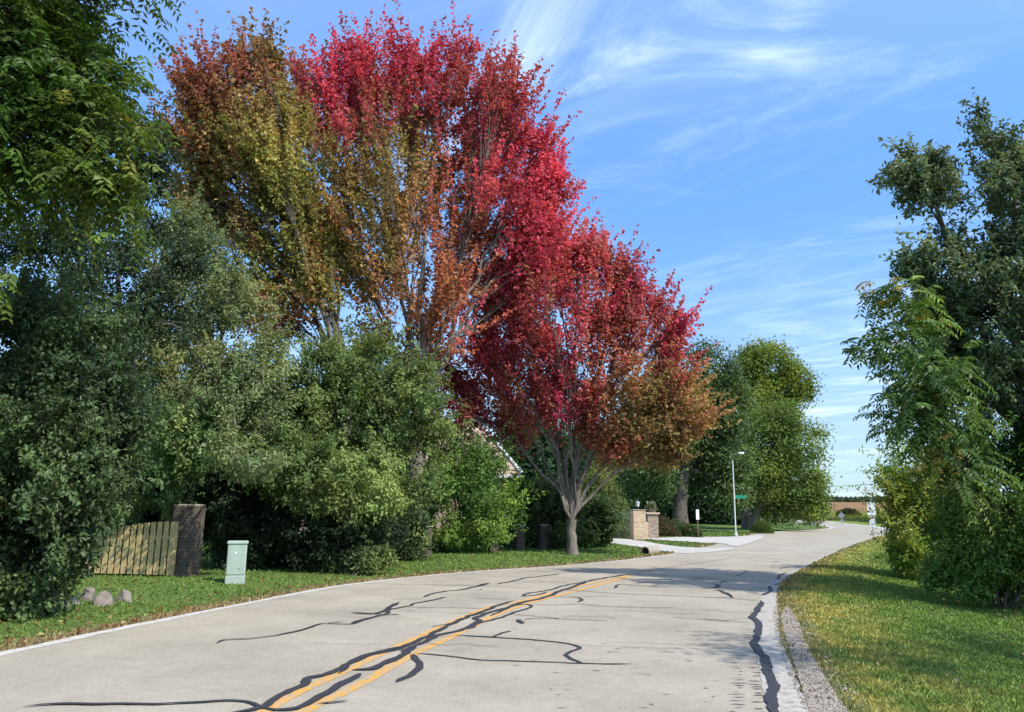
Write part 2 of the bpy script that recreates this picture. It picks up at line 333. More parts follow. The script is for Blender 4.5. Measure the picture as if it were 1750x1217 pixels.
def gl(pts): return np.array([G(*p)[:2] for p in pts])
yl = smooth_line(np.concatenate([[(-2.5, -20), (-2.38, 0)], gl([(470, 1205), (600, 1142), (749, 1074), (838, 1038), (897, 1026), (994, 1001), (1075, 983)])]), .2)
yr = smooth_line(np.concatenate([[(-2.2, -20), (-2.08, 0)], gl([(520, 1217), (600, 1178), (700, 1122), (775, 1087), (850, 1050), (900, 1032), (1000, 1006), (1078, 985)])]), .2)
strip(yl, -.065, .065, .004, 'yellow_centre_line', m_yellow, .03); strip(yr, -.065, .065, .004, 'yellow_centre_line', m_yellow, .03)
# crack sealant, traced on the road surface
def c6(l): return [(600+x/2.692, 940+y/2.692) for x, y in l]
def c7(l): return [(x/2.5, 940+y/2.5) for x, y in l]
def c5(l): return [(1200+x/3.182, 900+y/3.182) for x, y in l]
CR = [(c6(l), w) for l, w in [
 ([(280, 478), (420, 488), (600, 507), (800, 514), (1000, 521), (1290, 528)], .045),
 ([(480, 392), (650, 403), (880, 418), (980, 430), (1040, 445), (1052, 455), (1000, 480), (990, 488), (1040, 515), (1070, 524)], .06),
 ([(650, 403), (700, 385), (738, 373)], .05), ([(282, 480), (300, 505), (322, 530), (310, 555), (260, 580), (213, 612)], .10),
 ([(-60, 575), (0, 525), (90, 487), (200, 462), (260, 440), (330, 410), (400, 375), (440, 352), (510, 320), (560, 300), (640, 270), (700, 248), (750, 235)], .10),
 ([(230, 470), (330, 425), (420, 390), (490, 375), (560, 345), (590, 325), (570, 320), (630, 290), (700, 272), (800, 240), (870, 225), (930, 205), (960, 190), (1010, 175), (1060, 155), (1100, 142), (1180, 128), (1290, 110)], .12),
 ([(480, 380), (540, 365), (600, 335), (660, 320), (700, 310), (740, 292), (800, 275), (830, 258), (800, 250), (740, 262), (690, 285), (640, 305)], .07),
 ([(0, 555), (80, 550), (150, 525), (200, 508), (260, 465), (300, 440)], .10),
 ([(780, 215), (820, 200), (900, 188), (1000, 160), (1080, 148)], .07), ([(780, 215), (850, 208), (900, 195)], .06), ([(370, 355), (430, 345), (500, 325), (520, 318)], .04), ([(228, 403), (238, 412)], .05),
 ([(0, 338), (60, 322), (120, 305), (160, 298), (180, 270), (220, 245)], .08), ([(0, 292), (60, 296), (130, 290), (180, 275), (260, 260), (290, 248), (360, 235), (440, 217)], .07), ([(120, 300), (170, 297), (228, 300)], .05),
 ([(330, 220), (370, 205), (440, 190), (500, 185), (550, 175), (630, 155), (600, 160), (570, 172)], .08), ([(500, 185), (590, 185), (595, 181)], .03), ([(670, 158), (740, 145), (800, 130), (870, 122), (965, 110)], .07),
 ([(50, 157), (300, 160), (560, 165), (700, 172), (830, 180)], .03), ([(190, 228), (330, 228)], .02), ([(260, 266), (480, 267), (620, 271)], .035), ([(570, 223), (730, 228)], .03),
 ([(720, 97), (1000, 103), (1280, 107), (1480, 120), (1750, 135)], .04), ([(740, 145), (900, 148), (1020, 152)], .03), ([(960, 183), (1200, 200), (1500, 213), (1750, 222)], .04),
 ([(930, 217), (1040, 217), (1250, 214)], .03), ([(1000, 221), (1045, 222), (1060, 232), (1040, 240)], .06), ([(830, 254), (970, 254), (1050, 250), (1150, 260), (1350, 267), (1510, 268)], .035),
 ([(740, 297), (880, 308), (970, 318), (1180, 327)], .035), ([(970, 318), (850, 318), (790, 322)], .035), ([(770, 322), (785, 340)], .10), ([(1475, 311), (1750, 328)], .03), ([(1270, 313), (1400, 317)], .015),
 ([(1210, 178), (1240, 160), (1300, 163), (1400, 170), (1520, 172), (1650, 178), (1690, 168), (1670, 160)], .06), ([(1310, 153), (1380, 150)], .06), ([(1420, 133), (1480, 140)], .06), ([(1700, 150), (1725, 145)], .08), ([(1690, 185), (1720, 200), (1750, 215)], .06), ([(1560, 135), (1620, 128)], .05),
 ([(1290, 107), (1500, 75), (1750, 38)], .03)]]
CR += [(c7(l), w) for l, w in [
 ([(920, 403), (975, 385), (1060, 382), (1130, 374), (1210, 362), (1290, 345), (1340, 330), (1390, 316), (1500, 318), (1560, 300), (1620, 285), (1700, 278)], .05), ([(1390, 316), (1470, 307)], .04), ([(1500, 268), (1600, 275), (1640, 262), (1700, 226)], .08),
 ([(105, 673), (180, 665), (300, 660), (500, 660), (700, 660), (850, 655), (980, 650), (1040, 655), (1100, 668), (1160, 685), (1240, 690)], .06),
 ([(960, 705), (1120, 672), (1180, 635), (1240, 605), (1310, 575), (1320, 555), (1400, 530), (1470, 500), (1520, 475), (1580, 450), (1660, 430), (1750, 410)], .10), ([(1160, 690), (1260, 680), (1330, 650), (1400, 610), (1470, 570), (1540, 530)], .10), ([(1510, 515), (1590, 510), (1650, 480), (1700, 460), (1750, 435)], .10), ([(1360, 660), (1490, 648)], .04), ([(980, 585), (1060, 580)], .012)]]
CR += [(c5(l), w) for l, w in [
 ([(315, 405), (318, 430), (290, 470), (270, 490), (300, 520), (305, 570), (290, 630), (310, 680), (345, 730), (350, 780), (370, 830), (385, 880), (375, 930), (370, 960), (385, 1009), (420, 1060)], .12),
 ([(410, 290), (425, 265), (460, 250)], .06), ([(330, 375), (370, 355), (365, 325)], .10), ([(430, 310), (400, 320)], .1), ([(0, 385), (150, 392), (300, 405)], .04), ([(0, 508), (270, 525)], .03), ([(0, 285), (200, 295), (390, 302)], .04), ([(80, 345), (140, 365), (170, 390)], .05), ([(0, 335), (60, 335), (90, 322), (60, 315)], .06), ([(185, 270), (250, 245)], .04), ([(380, 195), (420, 190)], .05), ([(420, 230), (470, 220)], .05), ([(295, 410), (345, 412)], .06)]]
for _ in range(26):
    x0, y0 = rng.uniform(500, 1230), 975+150*rng.random()**1.4; L_ = rng.uniform(60, 260); CR.append(([(x0+L_*t, y0+rng.normal(0, 1.2)+L_*t*.03) for t in np.linspace(0, 1, 6)], rng.uniform(.008, .02)))
V, FF = [], []
for q, (pl, w) in enumerate(CR):
    l = smooth_line(gl(pl), .06)
    if len(l) < 4: continue
    l = l+np.c_[fbm(np.c_[l, np.full(len(l), q*3.)], 4., 2)-.5, fbm(np.c_[l, np.full(len(l), q*3.+50)], 4., 2)-.5]*.075
    n = normals2(l); u = np.linspace(0, 1, len(l)); ta = np.minimum(1, np.minimum(u, 1-u)*14+.15)
    k_ = rng.random((2, 1)); wA = w*.37*ta*(.35+.85*fbm(np.c_[l, np.full(len(l), q*7.)], 3.2, 3)+.75*fbm(np.c_[l, np.full(len(l), q*7.+3)], 14., 3)); wB = w*.37*ta*(.35+.85*fbm(np.c_[l, np.full(len(l), q*7.+20)], 3.2, 3)+.75*fbm(np.c_[l, np.full(len(l), q*7.+23)], 14., 3))
    z = .0082+.00012*q; b = len(V)
    A = l-n*wA[:, None]; B = l+n*wB[:, None]
    V += [(*p, z) for p in A]+[(*p, z) for p in B]; m_ = len(l); FF += [(b+i, b+m_+i, b+m_+i+1, b+i+1) for i in range(m_-1)]
tag(link('crack_sealant', mesh('crack_sealant', V, FF), m_tar), kind='structure')
# short worn gouges along the right wheel path
V, FF = [], []
def gouge(px, py, L, wd, q):
    g = G(px, py); n = 7; b = len(V); xs = np.linspace(-L/2, L/2, n); jy = (rng.random(n)-.5)*wd*.8
    w2 = wd*.5*np.sin(np.linspace(.15, np.pi-.1, n))
    for i in range(n): V.append((g[0]+xs[i], g[1]+jy[i]-w2[i]+.03*xs[i], .006+1e-5*q))
    for i in range(n): V.append((g[0]+xs[i], g[1]+jy[i]+w2[i]+.03*xs[i], .006+1e-5*q))
    FF.extend([(b+i, b+i+1, b+n+i+1, b+n+i) for i in range(n-1)])
q = 0
for y in np.cumsum(rng.uniform(3, 7.5, 20))+1118:
    gouge(1264+rng.normal(0, 4)-(y-1122)*.04, y, .16*rng.uniform(.2, 1.3), rng.uniform(.012, .032), q); q += 1
    if rng.random() < .75: gouge(1292+rng.normal(0, 3)+(y-1122)*.05, y+2, .12*rng.uniform(.5, 1.3), .028, q); q += 1
for y in np.arange(1068, 1122, 4.2): gouge(1274+rng.normal(0, 4), y, .12*rng.uniform(.4, 1.2), .018, q); q += 1
for _ in range(46): gouge(rng.uniform(860, 1250), rng.uniform(1030, 1212), rng.uniform(.04, .12), rng.uniform(.01, .025), q); q += 1
tag(link('pavement_gouges', mesh('pavement_gouges', V, FF), simple('gouged asphalt', (.12, .11, .105), .9)), kind='structure')
def sheet(name, px, z, mat, world=None):
    p = smooth_line(np.concatenate([gl(px), gl(px[:1])]), .6)[:-1] if world is None else np.array(world)
    me = bpy.data.meshes.new(name); v = [(x, y, z) for x, y in p]; me.from_pydata(v, [], [list(range(len(v)))])
    return tag(link(name, me, mat), kind='structure')
def at(px, Y):                              # a spot on the ground Y metres ahead, under that column of the view
    x = P(px, 880, Y)[0]; return np.array([x, Y, gz(x, Y)])
def inside(p, poly):
    c = np.zeros(len(p), bool); n = len(poly)
    for i in range(n):
        (x0, y0), (x1, y1) = poly[i], poly[(i+1) % n]
        c ^= ((y0 > p[:, 1]) != (y1 > p[:, 1])) & (p[:, 0] < (x1-x0)*(p[:, 1]-y0)/(y1-y0+1e-12)+x0)
    return c
def slab(name, px, lift, mat, step=.12):
    """paving that follows the ground it lies on"""
    poly = smooth_line(np.concatenate([gl(px), gl(px[:1])]), .4)[:-1]
    x = np.arange(poly[:, 0].min(), poly[:, 0].max(), step); y = np.arange(poly[:, 1].min(), poly[:, 1].max(), step)
    X, Y = np.meshgrid(x, y); p = np.c_[X.ravel(), Y.ravel()]; ok = inside(p+step/2, poly).reshape(X.shape)[:-1, :-1]
    a, b = dists(p); z = np.maximum(height(p, a, b), -.003)+lift
    i, j = np.nonzero(ok); k = i*len(x)+j
    use = np.zeros(X.shape, int)
    for a_ in (0, 1):
        for b_ in (0, 1): np.add.at(use, (i+a_, j+b_), 1)
    bd = np.nonzero(((use > 0) & (use < 4)).ravel())[0]
    A, B = poly, np.roll(poly, -1, 0); ab = B-A
    q = p[bd][:, None]-A[None]; t = np.clip((q*ab).sum(2)/((ab**2).sum(1)+1e-12), 0, 1); near = A[None]+t[..., None]*ab; dd = ((p[bd][:, None]-near)**2).sum(2); kk = dd.argmin(1)
    ok2 = np.sqrt(dd[np.arange(len(bd)), kk]) < step*1.5; p[bd[ok2]] = near[np.arange(len(bd)), kk][ok2]
    return tag(link(name, mesh(name, np.c_[p, z], np.stack([k, k+1, k+len(x)+1, k+len(x)], 1), smooth=True), mat), kind='structure')
slab('driveway', [(1000, 914), (1036, 919), (1075, 925), (1110, 929.5), (1150, 934), (1200, 936.5), (1255, 937), (1215, 944), (1165, 946), (1120, 940.5), (1080, 936), (1030, 930), (995, 922)], .016, m_conc)
slab('driveway_apron', [(1098, 923.5), (1150, 921), (1200, 919), (1250, 917.5), (1300, 915), (1300, 921), (1262, 934), (1248, 933), (1236, 929.5), (1180, 927.5), (1120, 926)], .022, m_conc)
slab('gravel_shoulder', [(1341, 1036), (1356, 1045), (1364, 1062), (1378, 1100), (1400, 1140), (1430, 1190), (1452, 1217), (1475, 1260), (1400, 1262), (1384, 1217), (1362, 1150), (1345, 1098), (1334, 1060)], .012, m_gravel, .06)
print("ground done")
# ------------------------------------------------------------------ plants
def leaf_arrays(pos, axis, nor, L, Wd, fold=.18, droop=.15):
    axis = nrm(axis); side = nrm(np.cross(axis, nor)); nor = np.cross(side, axis); L = L[:, None]; Wd = Wd[:, None]
    a = pos; m1 = pos+axis*L*.42+side*Wd*.5+nor*fold*Wd; m2 = pos+axis*L*.42-side*Wd*.5+nor*fold*Wd; t = pos+axis*L-nor*droop*L
    n = len(pos); v = np.stack([a, m1, t, m2], 1).reshape(-1, 3); f = np.arange(n*4).reshape(-1, 4)
    return v, f
def kmeans(p, k, it=7):
    k = min(k, len(p)); c = p[rng.choice(len(p), k, replace=False)]
    for _ in range(it):
        lab = ((p[:, None]-c[None])**2).sum(2).argmin(1)
        for j in range(k):
            if (lab == j).any(): c[j] = p[lab == j].mean(0)
    return c, lab
def bez(a, b, c, n):
    t = np.linspace(0, 1, n)[:, None]; return (1-t)**2*a+2*t*(1-t)*b+t*t*c
def lobes_px(lst, Y):
    """crown masses: (px, py, radius px[, depth offset m[, vertical stretch]]) at Y metres"""
    o = []
    for l in lst:
        x, y, r = l[:3]; dy = l[3] if len(l) > 3 else rng.uniform(-.5, .5)*r/F*Y*1.2; s = l[4] if len(l) > 4 else 1.
        c = P(x, y, Y+dy); R = r/F*np.linalg.norm(c-EYE); o.append((c, np.array([R, R*1.05, R*s])))
    return o
def sample_lobes(lobes, n, shell=.55):
    w = np.array([r[0]**1.7 for _, r in lobes]); w = w/w.sum(); idx = rng.choice(len(lobes), n, p=w)
    u = nrm(rng.normal(size=(n, 3))); C = np.array([c for c, _ in lobes])[idx]; Rr = np.array([r for _, r in lobes])[idx]
    s = shell+(1-shell)*rng.random(n)**.6; s *= .78+.44*fbm(u*1.7+idx[:, None]*9.1, 1.3, 3)+rng.normal(0, .04, n)
    return C+u*Rr*s[:, None], idx, C
LEAFCOUNT = [0]
def plant(name, label, cat, lobes, base, tips, colour, group=None, trunk=.12, fork=.3, limbs=7, subs=5, mode='cluster', per=24, L=.09, Wd=.06,
          spread=.22, shoot=.7, up=.5, mat=None, bark=None, shell=.5, droop=.25, stems=1, zmin=None, jitter=.35, vase=False, twigs=True, compound=None, lean=None, tight=.78, limbr=.58, gain=1.5, cull=.35, csc=.8, gap=None):
    base = np.array(base, float)
    root = empty(name, base, label, cat, group)
    p, li, lc = sample_lobes(lobes, int(tips/(1-cull)), shell)
    q_ = fbm(p+base[0]*3.7, csc, 2); ok = q_ > np.quantile(q_, cull); p, li, lc = p[ok], li[ok], lc[ok]
    if zmin is not None: ok = p[:, 2] > base[2]+zmin; p, li, lc = p[ok], li[ok], lc[ok]
    V, FF, off = [], [], 0
    def tube(pts, rad, n):
        nonlocal off
        v, f = tube_arrays(np.asarray(pts), np.asarray(rad, float), n); V.append(v); FF.append(f+off); off += len(v)
    C1, lab = kmeans(p, limbs)
    top = p[:, 2].max(); fz = base[2]+(top-base[2])*fork
    crown_c = p.mean(0); fk = np.array([base[0]*.7+crown_c[0]*.3, base[1]*.7+crown_c[1]*.3, fz]) if not vase else np.array([base[0], base[1], fz])
    if lean is not None: fk = np.array(lean, float)
    if stems == 1:
        t = np.linspace(0, 1, 7)[:, None]; tp = base*(1-t)+fk*t+np.c_[rng.normal(0, trunk*.12, (7, 2)), np.zeros(7)]*np.sin(t*np.pi)
        tp[0, 2] -= .15; rr = trunk*np.array([1.55, 1.12, 1.0, .97, .95, .95, .98]); tube(tp, rr, 12)
    lstart = []; cc_ = np.zeros_like(p); attach = np.zeros_like(p); ccol = np.ones(len(p))
    for j in range(len(C1)):
        m = np.nonzero(lab == j)[0]
        if len(m) == 0: continue
        c = C1[j]
        st = fk+np.array([0, 0, -trunk*.6*rng.random()]) if stems == 1 else base+np.array([*rng.normal(0, trunk*3, 2), -.1])
        h = c-st; ctrl = st+np.array([h[0]*(.22 if vase else .45), h[1]*(.22 if vase else .45), h[2]*(.5 if vase else .55)])+rng.normal(0, .05, 3)*np.linalg.norm(h)
        lp = bez(st, ctrl, c, 12); lp[1:-1] += rng.normal(0, .012, (10, 3))*np.linalg.norm(h)
        r0 = trunk*(limbr if stems == 1 else .9)*math.sqrt(len(m)/len(p)*limbs)**.8; r0 = min(r0, trunk*.85)
        tube(lp, np.linspace(r0, r0*.33, 12), 7)
        C2, l2 = kmeans(p[m], subs, 4)
        for q in range(len(C2)):
            mm = m[l2 == q]
            if len(mm) == 0: continue
            p[mm] = C2[q]+(p[mm]-C2[q])*tight; cc_[mm] = C2[q]; ccol[mm] = math.exp(rng.normal(0, .16))
            kk = rng.integers(5, 11) if vase else rng.integers(8, 12); s2 = lp[kk]; h2 = C2[q]-s2; ct = s2+h2*.5+np.array([0, 0, up*.25*np.linalg.norm(h2)])+rng.normal(0, .06, 3)*np.linalg.norm(h2)
            bp = bez(s2, ct, C2[q], 8); r2 = max(r0*(1-.062*kk)*.55, .008); tube(bp, np.linspace(r2, r2*.35, 8), 5)
            kk2 = rng.integers(3, 8, len(mm)); attach[mm] = bp[kk2]
            if twigs:
                for i, a_ in zip(mm, bp[kk2]): tube(np.array([a_, (a_+p[i])/2+np.array([0, 0, .06*up])+rng.normal(0, .04, 3), p[i]]), [r2*.3, r2*.2, .004], 3)
    bark = bark or m_bark
    link('trunk' if stems == 1 else 'stems', mesh('trunk', np.concatenate(V)-base, np.concatenate(FF), smooth=True), bark, root)
    # leaves
    lcs = np.array([c for c, _ in lobes]); lrs = np.array([r[0] for _, r in lobes])
    outer = (np.linalg.norm(p[:, None]-lcs[None], axis=2)/lrs).min(1); hull = (outer > .74) & (p[:, 2] > base[2]+.35*(top-base[2])) & (rng.random(len(p)) < .75)
    if vase: out = nrm(nrm(p-fk-np.array([0, 0, (top-base[2])*.12]))*.85+nrm(p-cc_)*.3+np.array([0, 0, up])+rng.normal(0, .16, p.shape))
    else: out = nrm(nrm(p-attach)*.4+nrm(p-lc)*.25+nrm(p-cc_)*.3+np.array([0, 0, up])+rng.normal(0, .16, p.shape))
    n = len(p)
    if compound:
        nl, ll, lw, rl = compound      # leaflets per side, leaflet length, width, rachis length
        rep = per; o = np.repeat(p, rep, 0)+rng.normal(0, spread, (n*rep, 3)); d = nrm(np.repeat(out, rep, 0)*.5+rng.normal(0, .55, (n*rep, 3))+np.array([0, 0, -.05])); K = len(o)
        rlv = rl*rng.uniform(.7, 1.2, K); tt = np.linspace(.18, 1, nl); sidev = nrm(np.cross(d, [0, 0, 1.])+rng.normal(0, .15, (K, 3)))
        pos, ax, no = [], [], []
        for t in tt:
            pt = o+d*(rlv*t)[:, None]+np.array([0, 0, -1.])*(droop*rlv*t*t)[:, None]
            tg = nrm(d+np.array([0, 0, -2.*droop*t])); 
            for sg in (-1, 1):
                pos.append(pt); ax.append(nrm(sidev*sg+tg*.55+np.array([0, 0, -.35*droop-.12])+rng.normal(0, .14, (K, 3)))); no.append(nrm(np.cross(sidev, tg)*np.sign(np.cross(sidev, tg)[:, 2:]+1e-6)+rng.normal(0, .25, (K, 3))))
        pos = np.concatenate(pos); ax = np.concatenate(ax); no = np.concatenate(no); src = np.tile(np.repeat(np.arange(n), rep), nl*2); leafid = np.tile(np.arange(K), nl*2)
        Ls = ll*rng.uniform(.75, 1.15, len(pos)); Ws = lw*rng.uniform(.8, 1.15, len(pos)); cj = rng.normal(0, 1, K)[leafid]*.8+rng.normal(0, .5, len(pos))
    else:
        src = np.repeat(np.arange(n), per); K = len(src)
        if mode == 'shoot':
            sl_ = (shoot*(.45+1.25*rng.random(n)**2.2+hull*rng.uniform(.6, 1.5, n)))[src]; sp_ = (spread*np.where(hull, .55, 1.))[src]; s = rng.random(K)**.9; pos = p[src]+out[src]*(sl_*(s-.45))[:, None]+rng.normal(0, 1, (K, 3))*(sp_*(1.15-.85*s))[:, None]
            ax = nrm(rng.normal(0, 1, (K, 3))+out[src]*.5+np.array([0, 0, -droop]))
        else:
            pos = p[src]+rng.normal(0, spread, (K, 3))*np.array([1, 1, .8]); ax = nrm(rng.normal(0, 1, (K, 3))+out[src]*.6+np.array([0, 0, -droop]))
        no = nrm(rng.normal(0, .42, (K, 3))+np.array([0, 0, .6])+nrm(pos-cc_[src])*.65)
        Ls = L*rng.uniform(.5, 1.35, K); Ws = Wd*rng.uniform(.7, 1.2, K); cj = rng.normal(0, 1, K)
    if zmin is not None:
        ok = pos[:, 2] > base[2]+.02; pos, ax, no, Ls, Ws, src, cj = pos[ok], ax[ok], no[ok], Ls[ok], Ws[ok], src[ok], cj[ok]
    v, f = leaf_arrays(pos-base, ax, no, Ls, Ws)
    c = (colour(p)*ccol[:, None])[src]*np.exp(cj*jitter*.6)[:, None]; c = c*(1+rng.normal(0, .10, c.shape)*jitter); c = np.clip(c*gain*1.15, .004, .8)
    LEAFCOUNT[0] += len(pos)
    link('crown' if stems == 1 else 'foliage', mesh('crown', v, f, np.repeat(c, 4, 0)), mat or m_leaf, root)
    return root
def zones(an, Y, soft=1.25, nz=.6, nsc=.7):
    """leaf colour by where it grows on the tree: anchors (px, py, colour)"""
    pts = np.array([P(a[0], a[1], Y)[[0, 2]] for a in an]); cc = np.array([a[2] for a in an])
    def fn(p):
        q = p[:, [0, 2]]*(Y/np.maximum(p[:, 1:2], 1))*[1, 1]; q[:, 1] = (p[:, 2]-CAMZ)*(Y/np.maximum(p[:, 1], 1))+CAMZ
        j = np.c_[fbm(p, nsc, 3)-.5, fbm(p+50, nsc, 3)-.5]*4*nz*2
        d = np.linalg.norm(q[:, None]+j[:, None]-pts[None], axis=2); w = 1/(d+.15)**(soft*2)
        c = (w[..., None]*cc[None]).sum(1)/w.sum(1)[:, None]; near = cc[np.argsort(d, axis=1)[np.arange(len(p)), rng.integers(0, 6, len(p))]]; k = (rng.random(len(p))**1.5*.8)[:, None]; return c*(1-k)+near*k
    return fn
def mixcol(a, b, sc=.9, lo=.35, hi=.65, c=None):
    a, b = np.array(a), np.array(b)
    def fn(p):
        t = sstep(fbm(p, sc, 3), lo, hi)[:, None]; o = a*(1-t)+b*t
        if c is not None: k = (rng.random(len(p)) < c[1])[:, None]; o = np.where(k, np.array(c[0]), o)
        return o
    return fn
RED, CRIM, BRN, OLV, ORG, YG, GRN, RBR, DRED = [np.array(c) for c in ((.36, .052, .085), (.33, .036, .085), (.205, .115, .052), (.18, .155, .052), (.29, .125, .062), (.165, .19, .046), (.085, .13, .035), (.255, .072, .058), (.19, .02, .042))]
YM = 28.
zB = zones([(610, 70, RED), (760, 60, CRIM), (560, 140, CRIM), (640, 150, RED), (760, 170, RBR), (850, 160, RBR), (900, 230, RED), (940, 280, CRIM), (870, 330, RED), (930, 370, RED), (700, 120, CRIM), (820, 250, CRIM), (770, 250, RBR), (560, 210, RBR), (690, 190, RED),
  (640, 260, OLV), (720, 280, OLV), (680, 300, YG), (620, 350, OLV), (590, 430, YG), (650, 430, OLV), (600, 270, OLV), (660, 330, BRN), (720, 380, BRN), (620, 400, OLV), (700, 440, BRN), (780, 350, RBR), (640, 490, ORG), (740, 500, ORG), (690, 550, OLV), (760, 570, ORG), (560, 380, ORG), (520, 300, YG), (540, 440, YG), (600, 330, BRN), (850, 430, RED), (900, 420, RED), (820, 400, BRN), (790, 470, BRN), (700, 520, ORG), (800, 540, RED)], YM)
plant('maple_tree', 'tallest maple of the row, crimson at the top and bronze in the middle', 'tree', lobes_px([(605, 135, 62), (545, 185, 60), (650, 190, 90), (765, 125, 50), (720, 210, 100), (830, 185, 65), (870, 260, 70, 1), (800, 320, 110), (665, 350, 110, -1), (600, 270, 90, -.5), (890, 340, 62), (900, 400, 55), (690, 470, 105, -1), (620, 470, 70), (770, 530, 80, -1), (830, 440, 90), (560, 390, 60), (730, 590, 60), (762, 95, 24), (612, 98, 28), (690, 95, 30), (800, 85, 24), (850, 120, 26), (890, 170, 30), (920, 235, 34), (510, 130, 20), (935, 300, 38), (930, 370, 36), (640, 570, 40), (700, 150, 60), (955, 330, 20), (940, 400, 44), (900, 450, 60), (880, 500, 60), (850, 350, 70)], YM), on(700, 958)+[0, 1., 0], 2300, zB, 'row of maples turning red beside the road', trunk=.26, fork=.22, limbs=14, subs=9, mode='shoot', per=46, L=.14, Wd=.125, spread=0.145, shoot=1.35, up=.22, mat=m_maple, vase=True, droop=.5, shell=.3, tight=.9, limbr=.36, gain=1.38, cull=0.4, csc=1.25)
zA = zones([(335, 140, RBR), (400, 80, BRN), (430, 190, BRN), (370, 190, BRN), (440, 110, OLV), (310, 240, ORG), (345, 110, RBR), (400, 130, RBR), (465, 90, OLV), (330, 210, BRN), (330, 280, ORG), (400, 260, YG), (450, 320, YG), (380, 340, BRN), (430, 390, RBR), (470, 440, YG), (500, 480, YG), (440, 510, RBR), (480, 560, ORG), (480, 230, OLV), (400, 170, OLV), (350, 330, GRN), (520, 330, YG), (430, 460, GRN), (360, 240, OLV), (490, 160, OLV), (480, 290, YG), (530, 520, YG)], 26.)
plant('maple_tree', 'olive and rust coloured maple at the left end of the maple row', 'tree', lobes_px([(345, 165, 48), (415, 140, 60), (455, 110, 30), (395, 95, 26), (355, 250, 60), (430, 240, 80), (400, 340, 80), (480, 320, 75), (500, 440, 70), (440, 450, 75), (470, 530, 50), (350, 340, 50), (530, 390, 50), (330, 145, 25), (310, 240, 28), (540, 500, 40), (490, 200, 50)], 26.), on(560, 960)+[0, 1.5, 0], 1600, zA, 'row of maples turning red beside the road', trunk=.22, fork=.3, limbs=11, subs=8, mode='shoot', per=42, L=.14, Wd=.125, spread=0.15, shoot=1.15, up=.22, mat=m_maple, vase=True, droop=.5, shell=.3, tight=.9, limbr=.36, gain=1.38, cull=0.32, csc=1.25)
YC = 29.7
zC = zones([(1020, 430, RED), (930, 430, RED), (880, 480, RED), (950, 520, RED), (900, 590, RED), (960, 620, RED), (850, 620, RED), (940, 680, CRIM), (1090, 500, CRIM), (1160, 580, CRIM), (1000, 490, RBR), (1050, 520, BRN), (1080, 570, RBR), (1000, 560, RED), (900, 530, BRN), (820, 560, RED), (1030, 650, BRN), (1070, 650, RBR), (1100, 650, OLV), (1150, 680, OLV), (1100, 720, OLV), (1190, 720, BRN), (1060, 720, OLV), (940, 745, RBR), (1000, 725, RBR), (780, 700, DRED), (830, 720, CRIM), (960, 405, OLV), (1120, 620, RBR), (1010, 600, BRN), (850, 680, BRN), (880, 740, BRN), (1150, 760, OLV), (980, 450, RBR), (1050, 690, BRN)], YC)
plant('maple_tree', 'low spreading red maple with a pale many stemmed trunk on the lawn', 'tree', lobes_px([(1020, 460, 48), (930, 450, 65), (860, 480, 55), (960, 540, 100), (1045, 530, 68), (1095, 555, 60), (1140, 590, 34), (870, 570, 80), (820, 640, 65), (900, 655, 85), (980, 665, 70), (1075, 640, 75), (1140, 660, 50), (1180, 715, 36), (1105, 720, 66), (1020, 715, 45), (800, 710, 42), (880, 722, 42), (1130, 760, 40), (1060, 755, 40), (1085, 500, 30), (1125, 520, 20), (1155, 560, 20), (1018, 425, 24), (965, 430, 40), (1060, 470, 34), (790, 690, 44), (745, 705, 32), (760, 650, 40), (1150, 620, 36)], YC), on(977, 950), 2100, zC, 'row of maples turning red beside the road', trunk=0.19, fork=0.1, limbs=17, subs=8, mode='shoot', per=42, L=.14, Wd=.125, spread=0.14, shoot=1.15, up=.2, mat=m_maple, vase=True, droop=.5, shell=.3, tight=.9, limbr=.36, gain=1.38, cull=0.38, csc=1.3)
# far trees beyond the drive
DG = mixcol((.036, .058, .022), (.062, .088, .030)); MG = mixcol((.060, .092, .024), (.105, .135, .030)); YGc = mixcol((.095, .135, .024), (.165, .185, .034))
plant('oak_tree', 'dark green oak with a thick straight trunk behind the flower bed', 'tree', lobes_px([(1175, 640, 45), (1215, 635, 45), (1245, 690, 42), (1200, 700, 60), (1170, 770, 60), (1230, 760, 48), (1255, 800, 28), (1120, 780, 60), (1090, 820, 40), (1200, 825, 30), (1140, 690, 50), (1250, 840, 26)], 66.), at(1160, 66), 900, DG, trunk=.62, fork=.36, limbs=9, subs=6, per=44, L=.30, Wd=.20, spread=0.6, up=.3, mat=m_leaf, bark=m_dbark, shell=.6, twigs=False, gain=1.75, tight=.7, csc=0.33, cull=0.25)
plant('walnut_tree', 'yellowish green tree with an open top rising behind the lamp post', 'tree', lobes_px([(1262, 640, 44), (1318, 632, 40), (1360, 650, 26), (1300, 690, 44), (1345, 690, 22), (1275, 700, 40), (1372, 672, 14), (1240, 620, 26), (1290, 612, 24)], 82.), at(1275, 82), 560, YGc, trunk=.4, fork=.5, limbs=7, subs=5, per=42, L=.34, Wd=.2, spread=0.6, up=.3, shell=.5, twigs=False, gain=1.3, tight=.72, csc=0.33, cull=0.25)
plant('broadleaf_tree', 'broad round mid green tree standing beside the far bend', 'tree', lobes_px([(1310, 750, 55), (1360, 760, 42), (1300, 810, 45), (1350, 815, 50), (1388, 745, 20), (1372, 850, 30), (1330, 860, 32), (1388, 868, 16), (1395, 770, 18), (1290, 850, 24), (1270, 780, 30), (1350, 720, 28), (1385, 830, 20)], 76.), at(1283, 76), 900, MG, trunk=.35, fork=.2, limbs=9, subs=6, per=44, L=.30, Wd=.18, spread=0.58, up=.3, shell=.6, twigs=False, gain=1.6, tight=.75, csc=0.33, cull=0.25)
